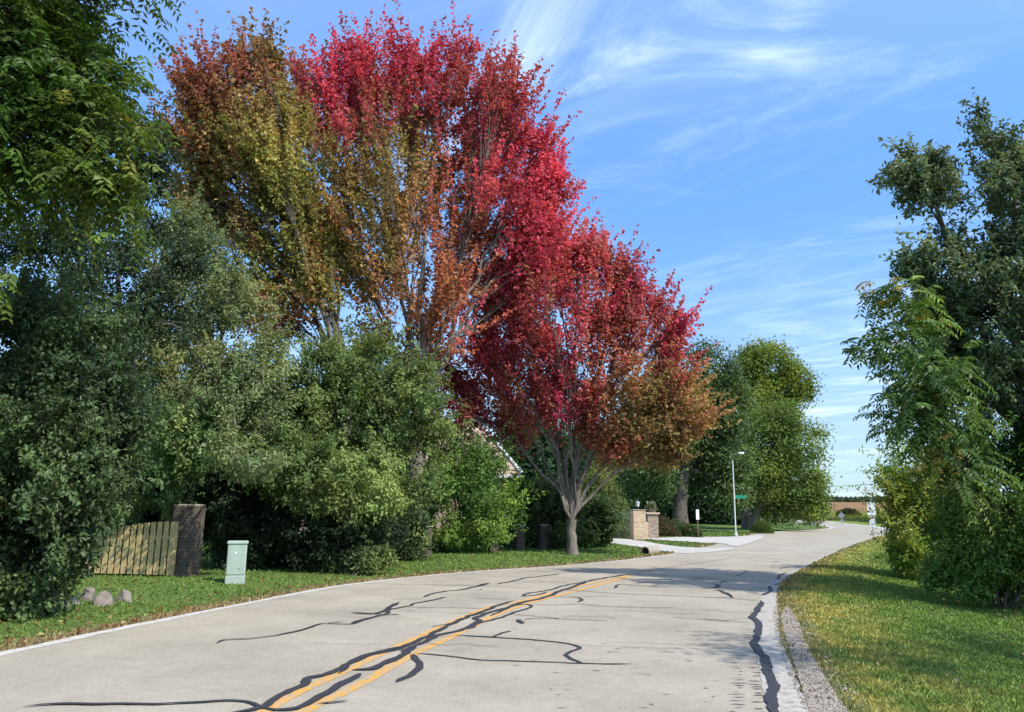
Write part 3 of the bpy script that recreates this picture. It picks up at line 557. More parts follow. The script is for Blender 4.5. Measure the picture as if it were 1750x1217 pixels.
for k, (px, py, r, Y, lb) in enumerate([(1080, 790, 55, 95, 'dark woodland tree seen between the red maple and the oak'), (1235, 850, 42, 100, 'shaded woodland tree low behind the lamp post'), (1160, 830, 55, 105, 'shaded woodland tree directly behind the oak trunk'), (1020, 800, 60, 88, 'dark tree behind the red maple trunk'), (920, 790, 60, 70, 'dark tree at the right end of the house roof'), (190, 790, 90, 34, 'dark tree behind the wooden gate and hackberry'), (430, 770, 90, 36, 'dark tree deep behind the pear tree'), (600, 790, 80, 34, 'dark tree behind the large honeysuckle bush'), (50, 760, 100, 30, 'dark tree behind the left bush')]):
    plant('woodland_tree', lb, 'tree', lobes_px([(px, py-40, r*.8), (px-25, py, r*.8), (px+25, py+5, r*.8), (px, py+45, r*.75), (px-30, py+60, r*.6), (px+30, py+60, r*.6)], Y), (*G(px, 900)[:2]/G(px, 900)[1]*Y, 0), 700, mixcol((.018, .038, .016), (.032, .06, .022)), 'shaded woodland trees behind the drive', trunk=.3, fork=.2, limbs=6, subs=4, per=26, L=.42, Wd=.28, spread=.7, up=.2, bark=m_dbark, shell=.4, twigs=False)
plant('snag_bush', 'straggling dark bush with bare twigs leaning into the sky at the bend', 'bush', lobes_px([(1392, 842, 9), (1384, 860, 16), (1400, 868, 12), (1378, 880, 16), (1404, 832, 3), (1396, 880, 14)], 84.), on(1385, 897), 160, DG, trunk=.1, stems=3, limbs=5, subs=3, per=16, L=.26, Wd=.16, spread=.3, up=.6, shell=.3)
# left thicket
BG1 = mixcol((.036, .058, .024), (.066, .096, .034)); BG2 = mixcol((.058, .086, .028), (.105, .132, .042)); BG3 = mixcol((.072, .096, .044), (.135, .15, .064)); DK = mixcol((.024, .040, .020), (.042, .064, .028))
NEARG = mixcol((.065, .120, .018), (.115, .165, .026), c=((.22, .2, .04), .03))
plant('bush', 'tall dark bush filling the left edge beside the verge', 'bush', lobes_px([(30, 880, 110), (80, 800, 115), (50, 680, 115), (130, 650, 95), (110, 560, 80), (10, 560, 90), (140, 750, 80), (150, 840, 60), (70, 960, 66), (20, 1020, 50), (120, 915, 46), (205, 690, 55), (-40, 780, 125), (-60, 950, 105), (-80, 600, 115), (180, 800, 40), (55, 1030, 40), (10, 1050, 40), (50, 1005, 40), (20, 990, 60), (-60, 1040, 70), (85, 980, 36)], 12.0), on(20, 1066)+[0, .8, 0], 1900, BG1, trunk=.05, stems=5, limbs=14, subs=7, per=50, L=.085, Wd=.055, spread=0.12, up=.2, mat=m_gloss, zmin=.05, droop=.6, shell=.45, gain=1.3, mode='shoot', shoot=0.55, csc=1.1, cull=.18)
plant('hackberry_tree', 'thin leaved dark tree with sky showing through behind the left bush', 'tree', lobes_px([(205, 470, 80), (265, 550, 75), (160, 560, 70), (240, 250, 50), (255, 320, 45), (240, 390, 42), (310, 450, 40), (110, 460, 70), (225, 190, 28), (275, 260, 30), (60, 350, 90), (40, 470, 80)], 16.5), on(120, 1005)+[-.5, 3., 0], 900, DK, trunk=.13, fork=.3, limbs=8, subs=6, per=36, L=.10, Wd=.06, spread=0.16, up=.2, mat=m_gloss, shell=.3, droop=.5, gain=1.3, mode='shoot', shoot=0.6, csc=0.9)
plant('pear_tree', 'grey green small leaved tree rising behind the brick gate pillar', 'tree', lobes_px([(325, 425, 58), (295, 520, 75), (370, 490, 65), (405, 590, 75), (300, 630, 85), (380, 690, 90), (445, 650, 60), (260, 600, 55), (340, 765, 55, -.8, .8), (420, 765, 58, -2.8, .8), (280, 730, 60, -1.5), (390, 700, 60, -1.8), (310, 390, 30)], 20.), on(350, 985)+[0, 2.5, 0], 1250, BG3, trunk=.15, fork=.25, limbs=10, subs=7, per=62, L=.095, Wd=.06, spread=0.15, up=.45, shell=.45, gain=1.75, tight=.7, mode='shoot', shoot=0.8, csc=0.8, cull=0.34)
plant('bush', 'large honeysuckle bush mounding over the middle of the hedge', 'bush', lobes_px([(560, 650, 72), (625, 640, 66), (520, 735, 85), (600, 735, 90), (660, 750, 58), (560, 820, 72, -2.2, .8), (630, 835, 72, -1.8, .9), (685, 690, 50), (490, 790, 66, -2.4, .8), (690, 820, 55, -1.), (450, 720, 60), (705, 640, 34), (725, 700, 34, -1), (700, 760, 44, -1), (700, 830, 46, -.5), (690, 890, 44), (730, 740, 40), (640, 900, 46), (680, 890, 34)], 22.3), on(580, 972)+[0, 2., 0], 1350, BG2, trunk=.06, stems=6, limbs=14, subs=7, per=64, L=.11, Wd=.07, spread=0.16, up=0.1, shell=.55, droop=.5, gain=1.7, tight=.7, mode='shoot', shoot=0.8, csc=0.75, cull=0.3)
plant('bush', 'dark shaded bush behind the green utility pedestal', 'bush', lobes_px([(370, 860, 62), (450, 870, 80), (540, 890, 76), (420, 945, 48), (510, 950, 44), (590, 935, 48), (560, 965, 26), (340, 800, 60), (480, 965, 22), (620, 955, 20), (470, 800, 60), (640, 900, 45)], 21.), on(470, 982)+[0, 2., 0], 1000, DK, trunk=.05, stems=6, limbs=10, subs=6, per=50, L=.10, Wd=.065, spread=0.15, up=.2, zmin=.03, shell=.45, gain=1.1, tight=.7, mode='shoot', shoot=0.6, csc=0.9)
plant('bush', 'yellow flecked shrub overhanging the wooden gate', 'bush', lobes_px([(300, 740, 42), (330, 770, 34), (250, 790, 45), (270, 850, 30), (215, 860, 36), (350, 730, 36)], 18.), on(262, 984)+[0, .7, 0], 650, mixcol((.06, .10, .035), (.15, .17, .06)), trunk=.03, stems=4, limbs=7, subs=5, per=24, L=.10, Wd=.065, spread=0.1, up=.2, shell=.4, mode='shoot', shoot=0.5, gain=1.8)
plant('bush', 'low leafy shrub against the hedge foot beside the road', 'bush', lobes_px([(580, 965, 26), (620, 960, 22), (555, 975, 14), (470, 940, 12), (655, 950, 12)], 20.3), on(590, 988)+[0, .5, 0], 260, BG2, trunk=.02, stems=4, limbs=5, subs=4, per=18, L=.10, Wd=.065, spread=.12, up=.3, zmin=.02)
plant('bush', 'low dark bush filling the hedge gap at the foot of the tallest maple', 'bush', lobes_px([(690, 920, 38), (718, 935, 24), (655, 940, 26), (685, 870, 36), (640, 925, 24)], 24.6), on(690, 962)+[0, .3, 0], 520, BG1, trunk=.03, stems=5, limbs=7, subs=5, per=40, L=.11, Wd=.07, spread=.15, shoot=.5, mode='shoot', up=.3, zmin=.02, cull=.15)
plant('bush', 'feathery green bush on the hedge below the tan roof', 'bush', lobes_px([(785, 800, 55), (830, 825, 62), (735, 850, 55), (800, 880, 55), (860, 870, 40), (760, 910, 30), (690, 900, 46), (680, 945, 26), (840, 900, 30), (800, 910, 30), (700, 850, 40)], 29.3), on(790, 950)+[0, 2.2, 0], 900, mixcol((.060, .105, .026), (.115, .165, .034)), trunk=.06, stems=5, limbs=10, subs=6, per=56, L=.13, Wd=.07, spread=0.15, up=.6, shell=.5, gain=1.7, tight=.72, mode='shoot', shoot=1.1, csc=0.8, cull=0.15)
plant('bush', 'dark hedge bush to the left of the red maple trunk', 'bush', lobes_px([(895, 855, 36), (935, 870, 42), (910, 910, 30), (960, 900, 32), (880, 920, 26), (940, 925, 18)], 33.5), on(915, 942)+[0, 2., 0], 900, BG1, trunk=.05, stems=4, limbs=8, subs=5, per=24, L=.14, Wd=.09, spread=0.16, up=.4, zmin=.02, mode='shoot', shoot=0.6)
plant('bush', 'dark rounded bush to the right of the red maple trunk', 'bush', lobes_px([(1000, 890, 34), (1020, 905, 24), (990, 915, 22), (1030, 880, 22), (1010, 925, 12)], 34.5), on(1005, 936)+[0, 2., 0], 700, BG1, trunk=.05, stems=4, limbs=7, subs=5, per=24, L=.14, Wd=.09, spread=0.16, up=.4, zmin=.02, mode='shoot', shoot=0.6)
plant('juniper_bush', 'olive conical evergreen behind the red maple stems', 'bush', lobes_px([(1035, 800, 18), (1030, 825, 26), (1035, 850, 30), (1028, 870, 30)], 42.), on(1030, 922), 500, mixcol((.06, .09, .028), (.11, .13, .04)), trunk=.06, stems=3, limbs=5, subs=5, per=26, L=.16, Wd=.06, spread=.25, up=.9)
# left foreground walnut, trunk just outside the frame
plant('walnut_tree', 'overhanging walnut branches with long drooping leaflets at top left', 'tree', lobes_px([(40, 60, 95), (125, 40, 80), (215, 15, 52), (310, 8, 38), (60, 180, 95), (150, 120, 75), (165, 215, 62), (60, 310, 90), (135, 315, 62), (25, 430, 60), (190, 320, 36), (100, 410, 50), (345, 20, 18), (260, 40, 26), (-80, 200, 120), (-60, 50, 120), (-70, 380, 90), (60, -60, 110), (200, -70, 80)], 10.2), (-11.2, 11.5, .15), 760, NEARG, trunk=.24, fork=.55, limbs=11, subs=6, per=4, spread=.22, up=-.05, mat=m_gloss, shell=.35, droop=.45, compound=(6, .14, .05, .42), bark=m_dbark, gain=0.85)
# right side
OAKC = mixcol((.044, .062, .032), (.078, .094, .046)); SUM = mixcol((.045, .080, .022), (.095, .135, .030), c=((.22, .16, .04), .04)); YSH = mixcol((.085, .13, .024), (.15, .17, .036))
plant('oak_tree', 'dark oak with reaching side branches at the right edge', 'tree', lobes_px([(1700, 235, 36), (1664, 200, 15), (1745, 245, 40), (1700, 310, 40), (1750, 330, 60), (1588, 308, 38), (1560, 300, 26), (1600, 280, 20), (1640, 350, 32), (1652, 300, 26), (1630, 400, 26), (1640, 560, 46), (1600, 600, 40), (1650, 640, 46), (1600, 680, 36), (1560, 520, 30), (1530, 292, 24), (1505, 275, 10), (1620, 335, 36), (1560, 345, 22), (1545, 265, 10), (1700, 400, 40), (1750, 440, 65), (1600, 455, 42), (1570, 450, 26), (1650, 490, 60), (1545, 455, 20), (1700, 560, 80), (1620, 550, 46), (1740, 640, 75), (1680, 660, 50), (1830, 500, 110), (1830, 340, 90), (1800, 640, 100), (1660, 260, 22)], 17.2), (12.2, 18.2, gz(12.2, 18.2)), 1500, OAKC, trunk=.22, fork=.35, limbs=12, subs=7, per=42, L=.125, Wd=.075, spread=0.13, up=.35, mat=m_gloss, bark=m_dbark, shell=.4, droop=.3, gain=2.1, tight=.8, csc=0.8, cull=0.2, mode='shoot', shoot=0.5)
plant('sumac_tree', 'slender young tree with long feathered leaves leaning over the right verge', 'tree', lobes_px([(1515, 515, 26), (1500, 600, 28), (1545, 565, 38), (1495, 718, 22), (1550, 690, 46), (1590, 630, 46), (1560, 745, 38), (1620, 720, 50), (1515, 735, 26), (1640, 790, 50), (1500, 545, 14), (1480, 590, 8), (1560, 510, 26)], 16.), at(1690, 18.), 190, SUM, trunk=.06, fork=.45, limbs=8, subs=4, per=3, spread=.14, up=0.25, mat=m_gloss, shell=.3, droop=.5, compound=(8, .16, .05, .55), bark=m_dbark, gain=1.75, cull=0.2)
plant('bush', 'yellow green roadside shrub with pale tips beside the sign post', 'bush', lobes_px([(1510, 795, 12), (1545, 820, 34), (1585, 835, 44), (1568, 895, 44), (1552, 925, 28), (1620, 860, 46), (1600, 935, 38), (1640, 915, 46), (1545, 955, 18), (1560, 975, 16), (1512, 815, 12), (1536, 885, 18), (1530, 850, 14), (1550, 790, 30), (1600, 780, 30), (1545, 860, 24), (1560, 960, 22)], 23.5), on(1580, 978), 800, YSH, trunk=.03, stems=6, limbs=12, subs=6, per=40, L=.15, Wd=.045, spread=0.12, up=.5, zmin=.02, droop=.5, gain=2.0, tight=.8, mode='shoot', shoot=0.9)
plant('bush', 'dark green thicket at the right edge under the oak', 'bush', lobes_px([(1690, 860, 55), (1745, 830, 70), (1690, 930, 55), (1750, 920, 70), (1630, 960, 30), (1680, 975, 36), (1740, 975, 36), (1700, 770, 60), (1820, 880, 110), (1820, 750, 90), (1640, 900, 36), (1650, 990, 20), (1600, 985, 18)], 17.6), at(1700, 17.6), 1100, mixcol((.032, .066, .018), (.07, .115, .028)), trunk=.04, stems=6, limbs=12, subs=6, per=44, L=.12, Wd=.055, spread=0.16, up=.35, mat=m_leaf, zmin=.02, droop=.5, gain=1.7, tight=.75, mode='shoot', shoot=0.7, csc=0.8)
print('plants', LEAFCOUNT[0])
# ------------------------------------------------------------------ built things
m_brick = brickmat('brown brick', (.115, .075, .05), (.075, .05, .036), (.10, .088, .073)); m_tanbrick = brickmat('tan stone brick', (.60, .44, .29), (.48, .32, .20), (.52, .44, .33), .34, .085)  # brown brick toned darker to stand in for shade on the gate pillar
m_grybrick = brickmat('mixed stone brick', (.36, .28, .20), (.17, .12, .095), (.34, .29, .23), .30, .085); m_cap = simple('stone cap', (.30, .26, .21), .85, bump=.3)
m_pine = simple('treated pine', (.48, .36, .165), .75, var=.2, scale=14); m_pine2 = simple('shade-toned pine', (.16, .095, .035), .8, var=.3, scale=10)  # second pine is a darkened copy, painting the shade between the front boards
m_ped = simple('pale green painted steel', (.32, .405, .335), .5, var=.12, scale=6); m_pedb = simple('pedestal base', (.33, .40, .34), .6, var=.12, scale=12)
m_galv = simple('galvanised steel', (.42, .43, .44), .4, .7, .12, 20); m_paintw = simple('white painted metal', (.62, .62, .59), .45, var=.06); m_greysign = simple('bare aluminium sign back', (.33, .34, .35), .45, .4, .1)
m_signw = simple('white sign sheeting', (.80, .80, .78), .5, var=.04); m_sgreen = simple('green sign sheeting', (.02, .30, .18), .5, var=.05); m_black = simple('black paint', (.02, .02, .02), .6); m_red = simple('red sign ink', (.55, .06, .05), .5)
m_rock = simple('grey fieldstone', (.19, .165, .135), .9, var=.4, scale=7, bump=.8, bscale=22); m_iron = simple('black iron', (.015, .015, .016), .5)
m_lampglass = simple('frosted lamp glass', (.62, .62, .56), .3, var=.05); m_lens = simple('street lamp lens', (.75, .75, .70), .3, var=.03)
# wooden gate: board-on-board panel with a rising top
gA = at(100, 18.35); gB = at(302, 18.0); gv = gB-gA; gl_ = np.linalg.norm(gv[:2]); rz = math.atan2(gv[1], gv[0])
gate = empty('wooden_gate', gA+[0, 0, -.02], 'yellowish pine board gate with a rising curved top beside the brick pillar', 'gate', rz=rz)
def gtop(x): return .86+.36*sstep(np.array([x/gl_]), .0, .95)[0]
nb = 37; pitch = gl_/nb
fb, bb = MB(), MB()
for i in range(nb):
    x0 = i*pitch; b = fb if i % 2 == 0 else bb; y = -.045 if i % 2 == 0 else .02; w = pitch*(1.44 if i % 2 == 0 else .9)
    xc = x0+pitch/2; h = gtop(xc); h2 = gtop(xc+w/2)
    v = [(xc-w/2, y, .05), (xc+w/2, y, .05), (xc+w/2, y+.02, .05), (xc-w/2, y+.02, .05), (xc-w/2, y, h), (xc+w/2, y, h2), (xc+w/2, y+.02, h2), (xc-w/2, y+.02, h)]
    b.add(v, [(3, 2, 1, 0), (4, 5, 6, 7), (0, 1, 5, 4), (1, 2, 6, 5), (2, 3, 7, 6), (3, 0, 4, 7)])
fb.build('front_boards', m_pine, gate); bb.build('back_boards', m_pine2, gate)
for z in (.20, .86):
    b = MB(); b.box(0, gl_, -.022, .017, z-.045, z+.045, .004); b.build('rail', m_pine, gate)
b = MB(); b.box(gl_+.005, gl_+.06, -.04, .03, .0, gtop(gl_)+.0, .005); b.build('stile', m_pine, gate)
# brick pillars
def pillar(name, base, w, h, label, mat, group=None, rz=0, cap=.05, over=.03):
    t = empty(name, base, label, 'pillar', group, rz)
    b = MB(); b.box(-w/2, w/2, -w/2, w/2, -.2, h, .008); b.build('shaft', mat, t)
    b = MB(); b.box(-w/2-over, w/2+over, -w/2-over, w/2+over, h+.001, h+cap, .012); b.build('cap', m_cap, t); return t
pillar('brick_pillar', at(323, 18.3), .52, 1.55, 'brown brick gate pillar in deep shade beside the wooden gate', m_brick, rz=rz, over=.0)
p0 = pillar('brick_pillar', at(625, 21.3), .36, .95, 'brick fence pillar half buried in the hedge, nearest of its row', m_brick, 'brick pillars along the hedge', .5)
for px, Yp, lb in ((728, 27.0, 'brick fence pillar at the hedge foot, second nearest of its row'), (842, 30.3, 'brick fence pillar in the middle of the row along the hedge'), (887, 31.7, 'brick fence pillar second from the far end of its row, left of the pale maple trunk'), (927, 33.0, 'farthest brick fence pillar, right beside the pale maple trunk')):
    c = p0.copy(); COL.objects.link(c); c.location = at(px, Yp); c['label'] = lb
    for ch in list(p0.children): d = ch.copy(); COL.objects.link(d); d.parent = c
# utility pedestal
u = empty('utility_pedestal', on(401, 1000), 'pale green metal utility pedestal standing on the lawn by the road', 'utility box', rz=.28)
b = MB(); b.box(-.20, .20, -.17, .17, -.1, .17, .012); b.build('base', m_pedb, u)
b = MB(); b.box(-.195, .195, -.165, .165, .173, .84, .02); hd = b.build('housing', m_ped, u)
b = MB(); b.box(-.215, .215, -.185, .185, .815, .885, .018); b.build('lid', m_ped, u)
b = MB(); b.box(.06, .09, -.172, -.162, .30, .335, .003); b.build('lock', m_galv, hd)
b = MB(); b.box(-.03, .0, -.170, -.164, .62, .66, .002); b.build('label_plate', m_signw, hd)
# boulders
def rock(base, s, seed, label):
    r = np.random.default_rng(seed); n1, n2 = 14, 20; v = []
    for i in range(n1+1):
        th = np.pi*i/n1
        for j in range(n2):
            ph = 2*np.pi*j/n2; v.append((np.sin(th)*np.cos(ph), np.sin(th)*np.sin(ph), np.cos(th)))
    v = np.array(v); k = 1-.0*v[:, 0]
    for _ in range(9):                               # flat broken faces
        d = nrm(r.normal(size=3)); d[2] = abs(d[2])*.8; h = r.uniform(.38, .72); q = v@d; v = v-np.clip(q-h, 0, None)[:, None]*d
    v = v*(1+.10*(fbm(v+seed, 3., 3)-.5))[:, None]*np.array(s); i, j = np.meshgrid(np.arange(n1), np.arange(n2), indexing='ij'); j2 = (j+1) % n2
    f = np.stack([i*n2+j, (i+1)*n2+j, (i+1)*n2+j2, i*n2+j2], -1).reshape(-1, 4)
    o = link('boulder', mesh('boulder', v, f, smooth=False), m_rock, loc=np.array(base)+[0, 0, s[2]*.02]); o.rotation_euler.z = r.uniform(0, 6); tag(o, label, 'rock', 'boulders on the lawn')
rock(on(212, 1030), (.24, .2, .20), 43, 'rightmost grey boulder on the lawn, leaning on its neighbour'); rock(on(182, 1036), (.30, .2, .24), 55, 'broad pale faced boulder second from the right on the lawn')
rock(on(146, 1031), (.26, .2, .22), 68, 'pointed boulder third from the right in the row on the lawn'); rock(on(122, 1038), (.20, .16, .12), 71, 'low dark stone between the bush and the pointed boulder'); rock(on(100, 1034), (.22, .18, .17), 84, 'leftmost low stone at the edge of the dark bush')
# house behind the hedge
HY = 41.; hc = P(760, 800, HY); ex0, ex1 = P(470, 812, HY)[0], P(893, 812, HY)[0]; ez = P(893, 812, HY)[2]; rzp = P(800, 722, HY+5)[2]
hs = empty('house', (ex0, HY, gz(ex0, HY)), 'tan roofed house mostly hidden behind the hedge and maples', 'house'); w = ex1-ex0; ez -= gz(ex0, HY); rzp -= gz(ex0, HY); D = 10.
b = MB(); b.box(.5, w-.5, .5, D-.5, -.2, ez-.05); b.build('wall', brickmat('house brick', (.38, .27, .19), (.30, .2, .15), (.4, .37, .32)), hs)
m_roof = brickmat('tan roof shingles', (.42, .31, .21), (.35, .255, .175), (.27, .2, .14), .3, .16, .01, .3)
b = MB(); r0, r1 = w*.30, w*.80; A, B_, C_, D_ = (0, 0, ez), (w, 0, ez), (w, D, ez), (0, D, ez); E_, F_ = (r0, D/2, rzp), (r1, D/2, rzp)
b.add([A, B_, C_, D_, E_, F_], [(0, 1, 5, 4), (1, 2, 5), (2, 3, 4, 5), (3, 0, 4), (3, 2, 1, 0)]); rf = b.build('roof', m_roof, hs)
b = MB(); b.box(r0+1, r0+1.8, D/2-.4, D/2+.4, rzp-.6, rzp+.55, .02); b.build('chimney', m_brick, rf)
b = MB(); b.box(-.05, w+.05, -.13, -.003, ez-.16, ez+.02, .01); b.build('gutter', m_paintw, hs)
b = MB(); b.tube([(w+.02, -.02, ez+.05), (r1+.02, D/2, rzp+.06)], [.09, .09], 6); b.build('hip_trim', simple('pale hip trim', (.55, .54, .5), .6), rf)
for x in (w*.4, w*.75):
    b = MB(); b.box(x, x+1.3, .44, .52, .9, 2.1, .01); fr = b.build('window', m_paintw, hs); b = MB(); b.box(x+.08, x+1.22, .425, .438, .98, 2.02); b.build('pane', simple('window glass', (.03, .04, .05), .08, spec=.6), fr)
# drive entrance pillars
g1 = at(1090, 45.); g1[2] += .02
pl = empty('entrance_pillar', g1, 'sunlit tan brick entrance pillar with a small lantern on top', 'pillar', rz=.10)
b = MB(); b.box(-.36, .36, -.36, .36, -.3, 1.60, .01); b.build('shaft', m_tanbrick, pl)
b = MB(); b.box(-.39, .39, -.39, .39, 1.602, 1.66, .012); b.build('cap', m_cap, pl)
b = MB(); b.box(.365, .56, -.12, .12, -.2, .95, .01); b.build('wing_wall', m_tanbrick, pl)
ln = empty('pillar_lantern', g1+[0, 0, 1.662], 'small dark lantern with pale glass standing on the tan pillar', 'lantern')
b = MB(); b.lathe([(.10, 0), (.10, .03), (.04, .05), (.04, .11), (.09, .13), (.09, .15)], n=10); b.build('base', m_iron, ln)
b = MB(); b.lathe([(.075, .152), (.11, .36), (.11, .37)], n=8); b.build('glass', m_lampglass, ln)
b = MB(); b.lathe([(.14, .372), (.12, .40), (.03, .47), (.02, .52)], n=8); b.build('hood', m_galv, ln)
g2 = at(1113, 47.5); g2[2] += .02
pl2 = empty('entrance_pillar', g2, 'shorter mixed stone entrance pillar carrying a planter of white flowers', 'pillar', rz=.10)
b = MB(); b.box(-.33, .33, -.33, .33, -.3, 1.40, .01); b.build('shaft', m_grybrick, pl2)
b = MB(); b.box(-.42, .42, -.42, .42, 1.402, 1.50, .015); b.build('cap', m_tanbrick, pl2)
pot = empty('planter', g2+[0, 0, 1.502], 'planter of white and cream flowers on the shorter stone pillar', 'planter')
b = MB(); b.lathe([(.22, 0), (.30, .12), (.32, .13), (.32, .16), (.27, .16), (.25, .10)], n=16); b.build('pot', simple('clay pot', (.25, .2, .15), .8), pot)
def tuft(name, parent, r, n, c1, c2, L, Wd, zs=.7, mat=None, z0=0, flower=None):
    q = nrm(rng.normal(size=(n, 3)))*rng.random(n)[:, None]**.4*np.array(r); q[:, 2] = np.abs(q[:, 2])*zs+z0
    ax = nrm(q+rng.normal(0, .5*np.mean(r), (n, 3))+[0, 0, .3*np.mean(r)]); no = nrm(rng.normal(0, .6, (n, 3))+[0, 0, .8])
    t = rng.random((n, 1)); c = np.array(c1)*(1-t)+np.array(c2)*t
    if flower is not None: k = rng.random(n) < flower[1]; c[k] = np.array(flower[0])*rng.uniform(.8, 1.1, (k.sum(), 1))
    v, f = leaf_arrays(q, ax, no, L*rng.uniform(.6, 1.3, n), Wd*rng.uniform(.7, 1.3, n)); return link(name, mesh(name, v, f, np.repeat(c, 4, 0)), mat or m_leaf, parent)
tuft('foliage', pot, (.36, .36, .6), 420, (.07, .11, .04), (.13, .15, .06), .14, .06, .8, z0=.12)
tuft('blossom', pot, (.38, .38, .62), 60, (.75, .72, .6), (.8, .78, .72), .10, .09, .8, z0=.16)
# planting round the drive
def clump(name, label, cat, loc, r, n, c1, c2, L, Wd, flower=None, group=None, zs=1.):
    t = empty(name, loc, label, cat, group); b = MB()
    for _ in range(9):
        e = np.array([rng.normal(0, r[0]*.45), rng.normal(0, r[1]*.45), r[2]*rng.uniform(.4, .8)]); b.tube([(e[0]*.2, e[1]*.2, -.05), tuple(e*.6), tuple(e)], [.012, .009, .004], 4)
    b.build('stems', m_dbark, t); tuft('foliage', t, r, n, c1, c2, L, Wd, zs)
    if flower: tuft('blossom', t, tuple(np.array(r)*1.04), flower[1], flower[0], np.array(flower[0])*.85, L*.7, L*.6, zs)
GRP = 'low planting round the entrance pillars'
clump('ornamental_grass', 'pale grey green ornamental grass left of the tan entrance pillar', 'plant', at(1062, 47), (.85, .8, 1.5), 2200, (.13, .17, .10), (.22, .26, .16), .4, .03, group=GRP)
clump('ornamental_grass', 'tall feathery pinkish grass plume behind the pale grey green grass', 'plant', at(1048, 50), (.7, .7, 1.9), 1300, (.17, .16, .12), (.26, .21, .18), .4, .03, group=GRP)
for px, Yp, lb, r in ((1132, 53, 'dark reddish shrub next to the stone pillar in the flower bed', (.9, .8, 1.3)), (1152, 54, 'dense green shrub in the middle of the flower bed', (1.0, .8, 1.05)), (1168, 52.5, 'rose bush with a few pink blooms right of the bed middle', (.9, .7, .85)), (1182, 52, 'low rose bush with many pale pink blooms at the bed end by the sign', (.7, .6, .72)), (1142, 51.5, 'low brownish plant at the front of the flower bed', (.8, .5, .6))):
    fl = ((.62, .36, .30), 60) if 'many' in lb else (((.6, .3, .28), 22) if 'few' in lb else None); red = 'reddish' in lb or 'brown' in lb
    clump('flower_bed_shrub', lb, 'shrub', at(px, Yp), r, 1700, (.075, .06, .035) if red else (.05, .085, .03), (.13, .10, .05) if red else (.10, .14, .045), .14, .07, fl, GRP)
clump('boxwood_shrub', 'round clipped shrub on the lawn right of the lamp post', 'shrub', at(1301, 66), (.95, .9, 1.15), 2600, (.06, .10, .025), (.11, .16, .035), .13, .07)
clump('hedge_blossom', 'white flowering plant low beside the dark rounded bush', 'plant', at(1033, 36), (.3, .3, .8), 300, (.04, .07, .025), (.08, .11, .04), .12, .07, ((.8, .8, .78), 40))
rk = on(1043, 926)
rock(rk, (.30, .2, .16), 21, 'pale stone at the near corner of the driveway')
bpy.data.objects['boulder.005'].pop('group', None)
# culvert end beside the drive
cv = empty('culvert_pipe', on(1108, 946), 'concrete culvert end with a dark mouth in the lawn beside the drive', 'culvert', rz=-.55)
b = MB(); n = 16; ro, ri = .19, .15
outer = [[(ro*math.cos(t)*s, y, ro*math.sin(t)*s+.10) for t in np.linspace(0, 2*math.pi, n, endpoint=False)] for y, s in ((-.35, 1.0), (.9, 1.0))]; inner = [[(ri*math.cos(t)*s, y, ri*math.sin(t)*s+.10) for t in np.linspace(0, 2*math.pi, n, endpoint=False)] for y, s in ((.9, 1.0), (-.35, 1.0))]
b.rings(outer+inner, cap=False); b.f += [[i, (i+1) % n, 3*n+(i+1) % n, 3*n+i] for i in range(n)]; b.build('pipe', m_cap, cv)
b = MB(); b.lathe([(.14, 0), (.14, .01)], n=16); dk = b.build('mouth_shade', m_black, cv); dk.rotation_euler.x = math.pi/2; dk.location = (0, .5, .10)  # black disc stands in for the shade inside the pipe
# street lamp and its street name blade
lp = at(1256, 58.); S = empty('street_lamp', lp, 'slim white street lamp post with a short arm above the far lawn', 'street lamp')
b = MB(); b.lathe([(.15, -.1), (.15, .12), (.09, .16), (.085, .3)], n=12); b.build('base', m_paintw, S)
b = MB(); b.lathe([(.055, .302), (.04, 5.45), (.02, 5.5)], n=12); b.build('pole', m_paintw, S)
b = MB(); b.tube([(0, 0, 5.40), (.10, -.05, 5.75), (.28, -.12, 5.98), (.42, -.18, 6.02)], [.014, .013, .012, .012], 8); b.build('arm', m_greysign, S)
b = MB(); b.rings([[(.40+x, -.18+y*w_, 6.03+h_) for x, y in ((0, -.06), (.14, -.11), (.34, -.11), (.42, -.05), (.42, .05), (.34, .11), (.14, .11), (0, .06))] for w_, h_ in ((.8, -.05), (1., 0), (.7, .09))]); hd = b.build('lamp_head', m_paintw, S)
b = MB(); b.lathe([(.05, -.05), (.09, .0)], (.64, -.18, 5.978), 12); b.build('lens', m_lens, hd)
ss = empty('street_name_sign', lp+[0, -.0, 2.72], 'green street name blade fixed to the lamp post', 'sign', rz=-.25)
b = MB(); b.box(.085, .86, -.012, .012, -.02, .22, .004); bl = b.build('blade', m_sgreen, ss); b = MB(); b.box(.05, .12, -.03, .03, -.05, .25, .005); b.build('bracket', m_galv, ss)
